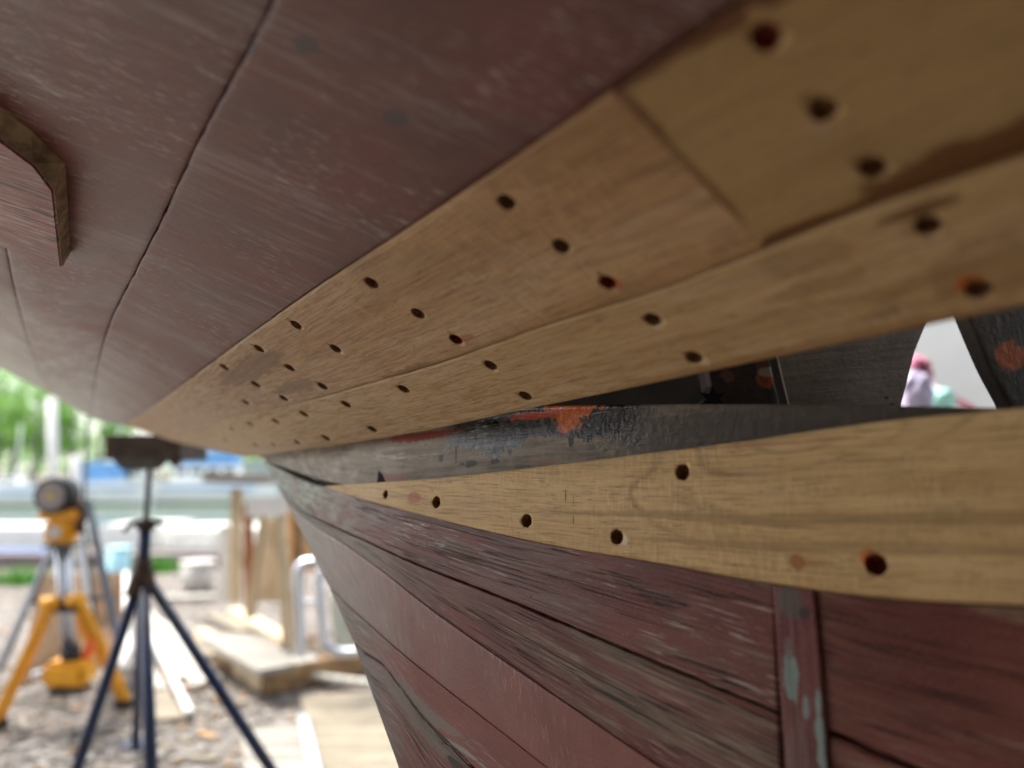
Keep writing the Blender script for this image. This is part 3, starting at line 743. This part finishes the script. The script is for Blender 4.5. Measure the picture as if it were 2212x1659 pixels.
# wood chips and offcuts on the ground: nobody could count them
bm = bmesh.new()
for i in range(5200):
    y = random.uniform(1.2, 9) if i % 3 else random.uniform(1.2, 4.5)
    x = random.uniform(-.85*y-.3, .15*y)
    s_ = random.uniform(.006, .03); L = s_*random.uniform(1, 4)
    M = Matrix.Translation((x, y, .004+random.random()*.006)) @ Matrix.Rotation(random.random()*6.3, 4, 'Z') @ Matrix.Rotation(random.uniform(-.3, .3), 4, 'X')
    r_ = bmesh.ops.create_cube(bm, size=1, matrix=M @ Matrix.Diagonal((L, s_, random.uniform(.003, .01), 1)))
    mi = random.choice((0, 0, 1, 1, 2, 2, 2, 2, 2, 3))
    for v in r_['verts']:
        for f in v.link_faces: f.material_index = mi
me = bpy.data.meshes.new('chips'); bm.to_mesh(me); bm.free()
o = link('wood_chips', me, [ply_l, grey_w, simple('stone_grey', (.25, .23, .21), .9), pine_b]); tag(o, 'scattered wood chips and stones on the gravel', 'wood chips', kind='stuff')

# ------------------------------------------------------------------ things on the ground
def board(name, uvpts, z, th, mat, label, cat, group=None):
    pts = [G(u, v, z) for u, v in uvpts]
    return tag(MB().prism([p for p in pts], -th if (pts[1]-pts[0]).cross(pts[2]-pts[0]).z > 0 else th).out(name, mat), label, cat, group)
# plywood panel leaning behind the light
PYY = 3.75
o = MB().prism([at(82, 1243, PYY), at(262, 1236, PYY), at(262, 1330, PYY-.1), at(240, 1440, PYY-.25), at(45, 1478, PYY-.28)], .02).out('plywood_sheet', ply)
tag(o, 'brown plywood sheet standing behind the yellow tripod light', 'plywood sheet')
# zinc A-frame ladder behind
sh = empty('stepladder', at(150, 1400, 4.0)*1, 'grey metal stepladder legs behind the plywood sheet', 'ladder')
sh.location.z = 0
for a_, b_ in (((118, 1165), (38, 1330)), ((38, 1330), (0, 1440)), ((200, 1040), (222, 1260)), ((222, 1260), (270, 1420))):
    pass
MB().bar(at(128, 1150, 3.6), at(-6, 1455, 3.4), .035, .02).out('rail', zinc, sh)
MB().bar(at(188, 1080, 3.62), at(258, 1400, 3.4), .035, .02).out('rail', zinc, sh)
MB().bar(at(172, 1160, 3.65), at(205, 1400, 3.6), .03, .02).out('brace', alu, sh)
MB().bar(at(62, 1300, 3.52), at(235, 1290, 3.5), .02, .02).out('spreader', zinc, sh)
MB().bar(at(70, 1462, 3.3), at(130, 1440, 3.35), .035, .03).out('foot_bar', alu, sh)
# thin dark pole rising to the hull
o = MB().tube([at(190, 895, 3.45), at(180, 1130, 3.45), at(214, 1400, 3.5)], .009, 10).out('steel_prop', steel); tag(o, 'thin dark steel prop rising to the hull beside the tripod light', 'prop')
o = MB().tube([at(112, 860, 9), at(118, 1190, 9)], .06, 12).out('white_post', whitep); tag(o, 'white post standing in front of the green trees', 'post')
o = MB().tube([at(163, 985, 8), at(165, 1060, 8), at(166, 1215, 8)], .05, 12).out('white_post', whitep); tag(o, 'shorter white post behind the lamp head', 'post')
# pale blue bucket and white leaning board
bk = at(252, 1240, 5.0); gz = G(252, 1250).y
b = MB(); bp = G(250, 1345, 0)
o = MB().prism([at(225, 1262, 4.2), at(275, 1232, 4.2), at(282, 1400, 3.5), at(262, 1440, 3.4), at(222, 1330, 3.8)], .03).out('white_board', whitep); tag(o, 'white board leaning behind the blue jack stand', 'board')
def bucket(name, c, r, h, mat, label, cat='bucket'):
    e = empty(name, c, label, cat); c = Vector(c)
    b = MB().tube([c, c+Vector((0, 0, h))], [r*.82, r], 20).out('body', mat, e)
    MB().tube([c+Vector((0, 0, h-.02)), c+Vector((0, 0, h+.004))], r*1.07, 20).out('rim', mat, e)
    pts = [c+Vector((r*1.05*math.cos(t), -.02-r*.3*math.sin(t), h-.03+.02*math.sin(t))) for t in [math.pi*i/10 for i in range(11)]]
    MB().tube(pts, .004, 8).out('handle', zinc, e)
    return e
aqua = simple('pale_blue_plastic', (.35, .62, .72), .4, var=.08)
q = G(250, 1300); bucket('plastic_bucket', (q.x, q.y, 0), .09, .42*q.y/5.8, aqua, 'tall pale blue bucket behind the blue jack stand')
q = G(425, 1278); bucket('paint_bucket', (q.x, q.y, 0), .14, .26, simple('grey_white_plastic', (.5, .47, .44), .5), 'small grey white bucket on bright gravel')
# triangular offcut
o = MB().prism([G(318, 1420, 0)+Vector((0, 0, .02)), G(400, 1560, 0)+Vector((0, 0, .02)), G(318, 1568, 0)+Vector((0, 0, .02))], .05).out('triangular_offcut', ply_l); tag(o, 'pale triangular plywood offcut on the ground right of the jack stand', 'offcut')
o = MB().bar(G(322, 1400)+Vector((0, 0, .09)), G(408, 1562)+Vector((0, 0, .04)), .03, .02).out('white_batten', whitep); tag(o, 'thin white batten lying on the triangular offcut', 'batten')
# battens fanning over the bright gravel
for i, (a_, b_) in enumerate((((318, 1330), (385, 1475)), ((335, 1350), (425, 1480)), ((360, 1362), (440, 1460)), ((300, 1440), (345, 1500)))):
    o = MB().bar(G(*a_)+Vector((0, 0, .02+.01*i)), G(*b_)+Vector((0, 0, .02)), .07, .02).out('loose_batten', pine_w)
    tag(o, ['leftmost long pale batten behind the jack stand', 'middle long pale batten on the gravel', 'rightmost long pale batten on the gravel', 'short pale batten close by the jack leg'][i], 'batten', 'pale battens on the gravel')
# work table frame of fresh lumber
WY = 4.1
wt = empty('timber_work_frame', (at(570, 1300, WY).x, WY, 0), 'fresh pine work frame with diagonal brace standing by the hull edge', 'work frame')
def post(u0, v0, u1, v1, Y, w, mat, nm='post'):
    return MB().bar(at(u0, v0, Y), at(u1, v1, Y), w, .045).out(nm, mat, wt)
post(512, 1055, 508, 1300, WY, .075, pine); post(536, 1090, 540, 1322, WY+.15, .05, pine_r)
post(608, 1110, 622, 1385, WY-.25, .06, pine); post(650, 1100, 640, 1372, WY-.1, .09, pine_b)
post(572, 1110, 540, 1335, WY-.02, .05, pine, 'brace')
MB().bar(at(535, 1096, WY-.26), at(618, 1092, WY-.3), .035, .10).out('top_rail', whitep, wt)
MB().bar(at(470, 1032, WY-.05), at(600, 1036, WY-.05), .40, .05).out('table_top', grey_w, wt)
MB().prism([at(560, 1120, WY+.3), at(612, 1120, WY+.3), at(612, 1300, WY+.3), at(552, 1300, WY+.3)], .02).out('back_panel', pine, wt)
MB().prism([at(600, 1090, WY+.35), at(720, 1090, WY+.35), at(720, 1235, WY+.35), at(600, 1235, WY+.35)], .02).out('orange_panel', ply_o, wt)
o = MB().bar(G(505, 1330)+Vector((0, 0, .03)), G(625, 1400)+Vector((0, 0, .03)), .10, .05).out('foot_beam', pine); o.parent = wt; o.matrix_parent_inverse = Matrix.Translation(-wt.location)
MB().box(at(560, 1015, WY+.1), (.16, .12, .10), None, .01).out('tool_box', simple('teal_grey_box', (.35, .45, .45), .5))
bpy.data.objects['tool_box']['label'] = 'pale teal box on the work frame top'; bpy.data.objects['tool_box']['category'] = 'box'
o = MB().prism([at(474, 1135, 4.6), at(520, 1132, 4.6), at(520, 1305, 4.6), at(476, 1298, 4.6)], .03).out('display_board', whitep); tag(o, 'upright white panel left of the pine work frame', 'panel')
# tubular aluminium frame (folded chair)
AY = 3.3
al = empty('tubular_folding_frame', (at(690, 1410, AY).x, AY, 0), 'pale aluminium tube folding frame leaning by the hull edge', 'folding frame')
def hoop(us, vs_, Y, r=.02):
    return [at(u, v, Y) for u, v in zip(us, vs_)]
def arc(pts, n=60):
    return [at(u, v, pts_y) for (u, v), pts_y in ((p, AY) for p in catmull(pts, n))]
MB().tube(arc([(652, 1418), (648, 1340), (643, 1250), (648, 1224), (668, 1214), (700, 1216)]), .021, 12).out('tube_hoop', alu, al)
MB().tube([p+Vector((0, .03, 0)) for p in arc([(690, 1232), (686, 1260), (694, 1360), (704, 1398), (730, 1412), (770, 1412)])], .021, 12).out('tube_hoop', alu, al)
MB().tube([at(652, 1300, AY), at(692, 1300, AY+.03)], .008, 8).out('cross_tube', alu, al)
MB().prism([at(712, 1290, AY+.15), at(800, 1290, AY+.15), at(800, 1400, AY+.15), at(722, 1400, AY+.15)], .02).out('seat_panel', simple('pale_webbing', (.45, .46, .40), .8), al)
# low platform of boards, timber beams
board('plywood_board', [(432, 1378), (560, 1360), (640, 1432), (560, 1448)], .16, .03, grey_w, 'grey white board lying on the timber skids', 'board')
o = MB().prism([G(548, 1462, .10), G(690, 1432, .10), G(668, 1420, .10), G(540, 1445, .10)], .02).out('short_board', pine_w); tag(o, 'short pale board on top of the brown timber', 'board')
for i, (a_, b_, w_, lb) in enumerate((((430, 1400), (575, 1500), .06, 'timber skid running forward under the grey white board'),
                                    ((565, 1500), (800, 1448), .12, 'thick brown timber lying crosswise against the hull'),
                                    ((470, 1440), (560, 1480), .05, 'thin skid offcut beside the brown timber'))):
    o = MB().bar(G(*a_)+Vector((0, 0, .06)), G(*b_)+Vector((0, 0, .06)), w_, .11, .006).out('timber_skid', (pine, pine_b, pine_b)[i]); tag(o, lb, 'timber', 'timber skids')
board('plywood_board', [(648, 1503), (800, 1492), (960, 1800), (760, 1860)], .03, .02, ply_l, 'big pale plywood board on the ground below the hull edge', 'board')
board('plywood_board', [(520, 1575), (640, 1560), (700, 1760), (540, 1780)], .02, .02, grey_w, 'grey stained board on the gravel between leg and plywood', 'board')
o = MB().bar(G(652, 1570)+Vector((0, 0, .04)), G(690, 1740)+Vector((0, 0, .04)), .04, .02).out('blue_grey_strip', simple('blue_grey_metal', (.45, .52, .6), .4, .4)); tag(o, 'blue grey metal strip beside the big plywood board', 'strip')
o = MB().bar(G(640, 1478)+Vector((0, 0, .05)), G(800, 1500)+Vector((0, 0, .05)), .05, .02).out('pale_batten', pine_w); tag(o, 'pale batten on the near end of the plywood board', 'batten')
for i, (a_, b_, w_, lb) in enumerate((((452, 1335), (530, 1372), .09, 'pale board in front of the work frame foot'), ((395, 1395), (470, 1430), .07, 'short board left of the timber skids'),
      ((405, 1500), (470, 1475), .05, 'stub of batten between jack leg and skids'), ((345, 1300), (470, 1296), .12, 'far pale plank lying across the bright gravel'), ((660, 1455), (770, 1440), .06, 'pale lath on the thick brown timber'))):
    zz = .14 if i == 4 else .03
    o = MB().bar(G(*a_)+Vector((0, 0, zz)), G(*b_)+Vector((0, 0, zz)), w_, .022, .003).out('loose_board', (ply_l, grey_w, pine_w, pine_w, pine)[i]); tag(o, lb, 'board', 'loose boards on the ground')
# red brown scraps
for i, (u, v) in enumerate(((640, 1425), (668, 1432), (700, 1422), (655, 1440), (390, 1505), (352, 1470), (250, 1490))):
    q = G(u, v); o = MB().box(q+Vector((0, 0, .13 if i < 4 else .02)), (.08, .05, .03), Matrix.Rotation(i*1.1, 3, 'Z'), .004).out('wood_scrap', simple('brick_red_%d' % i, (.3, .17, .12), .8) if i < 4 else pine_r)
    tag(o, 'small red brown scrap of wood lying among the timbers', 'scrap', 'red brown scraps')
# curb timber, white covered stacks near the water
def longbox(name, u0, u1, vtop, vbot, dep, mat, label, cat, group=None):
    a_, b_ = G(u0, vbot), G(u1, vbot); Y = (a_.y+b_.y)/2; h = at(u0, vtop, Y).z
    o = MB().box(((a_.x+b_.x)/2, Y+dep/2, h/2), (abs(b_.x-a_.x), dep, h), None, .03).out(name, mat); return tag(o, label, cat, group)
longbox('curb_timber', -260, 560, 1198, 1226, .3, simple('weathered_purple_grey', (.15, .12, .125), .8), 'long weathered dark timber curb by the water', 'curb')
longbox('blue_plank', -60, 92, 1188, 1200, .2, simple('blue_board', (.18, .30, .55), .5), 'blue painted plank on the dark curb', 'plank')
wt_ = simple('white_tarp', (.62, .63, .62), .5, var=.05, scale=3)
longbox('covered_stack', -300, 105, 1140, 1188, 1.2, wt_, 'leftmost low white covered stack by the water', 'covered stack', 'white covered stacks')
longbox('covered_stack', 210, 345, 1134, 1186, 1.2, wt_, 'middle low white covered stack by the water', 'covered stack', 'white covered stacks')
longbox('covered_stack', 350, 620, 1142, 1190, 1.2, simple('cream_tarp', (.8, .8, .74), .5), 'rightmost low white covered stack by the water', 'covered stack', 'white covered stacks')
# weeds
leaf_b = N('weed_green'); wl = leaf_b.fin((.10, .30, .03), .6)
for i, (u, v, lb) in enumerate(((340, 1236, 'bright green weeds at the curb right of the jack post'), (45, 1262, 'bright green weeds at the curb on the left'))):
    c = G(u, v); bm = bmesh.new()
    for _ in range(160):
        p = c+Vector((random.gauss(0, .12), random.gauss(0, .08), 0)); h = random.uniform(.08, .22); a = random.random()*6.3; d = Vector((math.cos(a), math.sin(a), 0))*.012
        t_ = p+Vector((random.gauss(0, .05), random.gauss(0, .05), h))
        bm.faces.new((bm.verts.new(p-d), bm.verts.new(p+d), bm.verts.new(t_)))
    me = bpy.data.meshes.new('weeds'); bm.to_mesh(me); bm.free(); tag(link('weed_clump', me, wl), lb, 'weeds')

# ------------------------------------------------------------------ moored boats
hullw = simple('white_gelcoat', (.8, .82, .82), .3, var=.05, scale=2); canv = simple('blue_canvas', (.16, .36, .68), .7, var=.15, scale=2)
glassm = N('boat_window').fin((.02, .04, .05), .1); greenb = simple('algae_waterline', (.10, .14, .06), .7)
def motorboat(cx, Y, L, hh, cab, cabc, label, rot=0):
    e = empty('moored_boat', (cx, Y, -.5), label, 'boat', 'boats moored across the water')
    bm = bmesh.new(); rows = []
    for i in range(15):
        t = i/14; x = (t-.5)*L; w = L*.16*(1-max(0, t-.45)**2*3.2); w = max(w, .03); sheer = hh*(1+.22*t*t)
        rows.append([bm.verts.new((cx+x, Y+s_*w*k_, -.5+z)) for s_, k_, z in ((-1, 1, sheer), (-1, .95, sheer*.45), (-1, .7, -.1), (1, .7, -.1), (1, .95, sheer*.45), (1, 1, sheer))])
    for a, b in zip(rows, rows[1:]):
        for j in range(6): bm.faces.new((a[j], a[(j+1) % 6], b[(j+1) % 6], b[j]))
    bm.faces.new(rows[0]); bm.faces.new(rows[-1][::-1]); bmesh.ops.recalc_face_normals(bm, faces=bm.faces)
    me = bpy.data.meshes.new('hull'); bm.to_mesh(me); bm.free(); link('hull', me, hullw, e)
    MB().box((cx-L*.02, Y-L*.162, -.5+hh*.72), (L*.8, .02, hh*.1)).out('rub_rail', canv, e)
    MB().box((cx, Y-L*.12, -.47), (L*.9, L*.07, .14)).out('waterline', greenb, e)
    for (x0, x1, z0, z1, mt, nm) in cab:
        c = MB().box((cx+(x0+x1)/2*L, Y, -.5+(z0+z1)/2), (abs(x1-x0)*L, L*.22, z1-z0), None, .08).out(nm, mt, e)
        if nm == 'cabin':
            nw = 4
            for q in range(nw):
                xx = cx+(x0+(x1-x0)*(q+.5)/nw)*L
                MB().box((xx, Y-L*.111, -.5+z0+(z1-z0)*.62), (abs(x1-x0)*L/nw*.72, .03, (z1-z0)*.34)).out('window', glassm, c)
    MB().tube([(cx+L*.05, Y, -.5+hh), (cx+L*.05, Y, -.5+hh*4.2)], .04, 8).out('mast', hullw, e)
    return e
motorboat(at(470, 1080, 41).x, 41, 6.6, 1.25, [(-.35, .2, 1.2, 2.1, hullw, 'cabin'), (-.4, .15, 2.1, 2.9, canv, 'canopy'), (-.3, .1, 2.92, 3.15, hullw, 'roof')], 0, 'white cabin boat with blue canopy moored right of the jack post')
motorboat(at(240, 1080, 40).x, 40, 4.6, 1.2, [(-.4, .3, 1.15, 2.3, canv, 'boat_cover'), (.2, .42, 1.15, 2.2, hullw, 'cabin')], 0, 'white boat under a blue cover moored left of the jack post')
motorboat(at(20, 1085, 38).x, 38, 5.2, 1.0, [(-.3, .1, 1.0, 1.5, hullw, 'cabin')], 0, 'low white boat moored at far left below the trees')
motorboat(at(640, 1085, 43).x, 43, 6.0, 1.3, [(-.3, .25, 1.2, 2.2, hullw, 'cabin'), (-.1, .2, 2.2, 2.7, canv, 'canopy')], 0, 'white boat mostly hidden behind the work frame')
# dock along the far side
o = MB().box((0, 45.5, -.2), (120, 1.6, .35), None, .05).out('floating_dock', simple('dock_grey', (.6, .6, .57), .8)); tag(o, 'long grey floating dock behind the moored boats', 'dock')

# ------------------------------------------------------------------ trees
k = N('spring_leaves'); lo = k.obj(); ln = k.noise(lo, 1.3, 3)
lc = k.mix(k.ramp(ln, .35, .65), (.09, .22, .035), (.20, .40, .08)); k.fin(lc, .55)
tr = k.n('ShaderNodeBsdfTranslucent'); k.set(tr.inputs[0], k.mix(.5, lc, (.35, .7, .08))); mx = k.n('ShaderNodeMixShader'); mx.inputs[0].default_value = .45
k.t.links.new(k.b.outputs[0], mx.inputs[1]); k.t.links.new(tr.outputs[0], mx.inputs[2])
k.t.links.new(mx.outputs[0], [n_ for n_ in k.t.nodes if n_.type == 'OUTPUT_MATERIAL'][0].inputs[0]); leafm = k.m
bark = simple('grey_bark', (.22, .21, .20), .9, var=.3, scale=3)
def tree(x, y, h, label, rad=2.6, nl=2600):
    e = empty('deciduous_tree', (x, y, .3), label, 'tree', 'spring trees across the water')
    b = MB(); pts = [Vector((x+.3*mnoise.noise(Vector((x, i, 0))), y, .2+h*.9*i/8)) for i in range(9)]
    b.tube(pts, [.24*(1-i/10) for i in range(9)], 9)
    tips = []
    for i in range(14):
        base = pts[2+i % 6]; a = random.random()*6.3; l = random.uniform(.5, 1)*rad
        tip = base+Vector((math.cos(a)*l, math.sin(a)*l*.8, random.uniform(.3, 1.6))); b.tube([base, (base+tip)/2+Vector((0, 0, .15)), tip], [.07, .05, .02], 6); tips.append(tip)
        tips.append((base+tip)/2+Vector((0, 0, .4)))
    b.out('trunk', bark, e)
    bm = bmesh.new()
    for _ in range(nl):
        c = random.choice(tips); p = c+Vector((random.gauss(0, .55), random.gauss(0, .55), random.gauss(0, .4)))
        s_ = random.uniform(.07, .16); M = Matrix.Rotation(random.random()*6.3, 3, (random.random()-.5, random.random()-.5, random.random()-.5+.01))
        q = [p+M@Vector(v)*s_ for v in ((-1, 0, 0), (0, -.6, 0), (1, 0, 0), (0, .6, 0))]
        bm.faces.new([bm.verts.new(v) for v in q])
    me = bpy.data.meshes.new('crown'); bm.to_mesh(me); bm.free(); link('crown', me, leafm, e)
tx = [(-10, 52, 9, 'leafy spring tree at the far left edge'), (30, 54, 11, 'second spring tree from the left edge'), (75, 51, 8, 'spring tree just left of the white post'), (118, 55, 12, 'tall spring tree behind the white post'),
      (155, 52, 10, 'spring tree between the white post and the steel prop'), (215, 54, 9, 'spring tree right of the steel prop'), (-70, 53, 11, 'spring tree past the left edge'), (265, 57, 8, 'spring tree behind the blue covered boat')]
for u, Y, h, lb in tx: tree(at(u, 1000, Y).x, Y, h, lb)
for i in range(6): tree(at(330+i*75, 1000, 60).x, 60, 5.5, ['small far tree %s' % w for w in ('above the jack pad', 'right of the jack pad', 'above the blue canopy', 'behind the work frame top', 'behind the work frame posts', 'hidden by the hull edge')][i], 2.2, 900)
# pale house siding band beyond trees (far woods)
bm = bmesh.new()
for _ in range(15000):
    x = random.uniform(-90, 60); y = random.uniform(66, 74); z = random.uniform(0, 17)*(.7+.3*math.sin(x*.3)); s_ = random.uniform(.2, .5)
    M = Matrix.Rotation(random.random()*6.3, 3, (random.random()-.5, random.random()-.5, .3)); p = Vector((x, y, z+1))
    bm.faces.new([bm.verts.new(p+M@Vector(v)*s_) for v in ((-1, 0, 0), (0, -.6, 0), (1, 0, 0), (0, .6, 0))])
me = bpy.data.meshes.new('woods'); bm.to_mesh(me); bm.free(); tag(link('far_woods', me, leafm), 'far green woods behind the trees', 'woods', kind='stuff')

# ------------------------------------------------------------------ beyond the opening on the right
o = MB().prism([Vector((1.2, 3.6, 0)), Vector((4.5, 2.6, 0)), Vector((4.5, 2.6, 3)), Vector((1.2, 3.6, 3))], .01).out('white_sheeting', simple('white_sheeting_plastic', (.78, .8, .78), .6, var=.06, scale=2)); tag(o, 'white plastic sheeting seen through the gap in the hull', 'sheeting')
pink = simple('pink_cloth', (.72, .25, .36), .7, var=.3, scale=14); mauve = simple('mauve_cloth', (.5, .45, .62), .7, var=.25, scale=14); aq = simple('aqua_cloth', (.35, .68, .62), .7, scale=10)
def blob(name, c, r, mat, parent=None):
    bm = bmesh.new(); bmesh.ops.create_icosphere(bm, subdivisions=4, radius=1)
    for v in bm.verts:
        n_ = v.co.copy(); v.co = Vector(c)+Vector((n_.x*r[0], n_.y*r[1], n_.z*r[2]))*(1+.28*mnoise.noise(n_*2.2+Vector(c))+.14*mnoise.noise(n_*6+Vector(c)*3))
    for f in bm.faces: f.smooth = True
    me = bpy.data.meshes.new(name); bm.to_mesh(me); bm.free(); return link(name, me, mat, parent)
BY = 2.3
bg = empty('cloth_bag', at(1985, 860, BY), 'crumpled pink and mauve cloth bag seen through the hull gap', 'bag')
blob('pink_side', at(1980, 808, BY), (.045, .04, .06), pink, bg); blob('mauve_side', at(1978, 850, BY-.04), (.05, .04, .075), mauve, bg); blob('opening', at(1988, 798, BY-.045), (.018, .02, .035), simple('dark_plum', (.12, .02, .05), .8), bg)
tag(blob('aqua_cloth', at(2022, 868, BY+.1), (.06, .05, .05), aq), 'folded aqua cloth right of the pink bag', 'cloth')
tag(MB().tube([at(2010, 838, BY+.2), at(2050, 858, BY+.2), at(2100, 885, BY+.2)], .016, 10).out('pink_hose', pink), 'pink hose slanting down behind the aqua cloth', 'hose')
tag(MB().box(at(2030, 960, BY+.12), (.7, .5, .16), None, .01).out('side_bench', grey_w), 'low bench under the pink bag', 'bench')

# ------------------------------------------------------------------ light
SUN_EL, SUN_AZ = 55, -62     # azimuth from +Y towards +X
world = bpy.data.worlds.new('World'); scene.world = world; world.use_nodes = True
nt = world.node_tree; bgn = nt.nodes['Background']; sky = nt.nodes.new('ShaderNodeTexSky'); sky.sky_type = 'NISHITA'; sky.sun_disc = False
sky.sun_elevation = R(SUN_EL); sky.sun_rotation = R(SUN_AZ); sky.dust_density = 3; sky.air_density = 1.0
hs = nt.nodes.new('ShaderNodeHueSaturation'); hs.inputs['Saturation'].default_value = .28
nt.links.new(sky.outputs[0], hs.inputs['Color']); nt.links.new(hs.outputs[0], bgn.inputs[0]); bgn.inputs[1].default_value = .15
sl = bpy.data.lights.new('sun', 'SUN'); sl.energy = 2.6; sl.angle = R(25); sl.color = (1, .95, .87)
so = bpy.data.objects.new('sun', sl); C.objects.link(so)
d = Vector((math.sin(R(SUN_AZ))*math.cos(R(SUN_EL)), math.cos(R(SUN_AZ))*math.cos(R(SUN_EL)), math.sin(R(SUN_EL))))
so.rotation_euler = d.to_track_quat('Z', 'Y').to_euler()

cam = bpy.data.cameras.new('camera'); co = bpy.data.objects.new('camera', cam); C.objects.link(co)
cam.sensor_width = 36; cam.lens = 36*F/2212; cam.clip_start = .02; cam.clip_end = 2000
co.location = ORG; co.rotation_euler = (math.pi/2+PITCH, 0, 0)
cam.dof.use_dof = True; cam.dof.focus_distance = .70; cam.dof.aperture_fstop = 1.95
scene.camera = co
scene.view_settings.view_transform = 'Standard'; scene.view_settings.look = 'None'; scene.view_settings.exposure = 1.82; scene.view_settings.gamma = 1
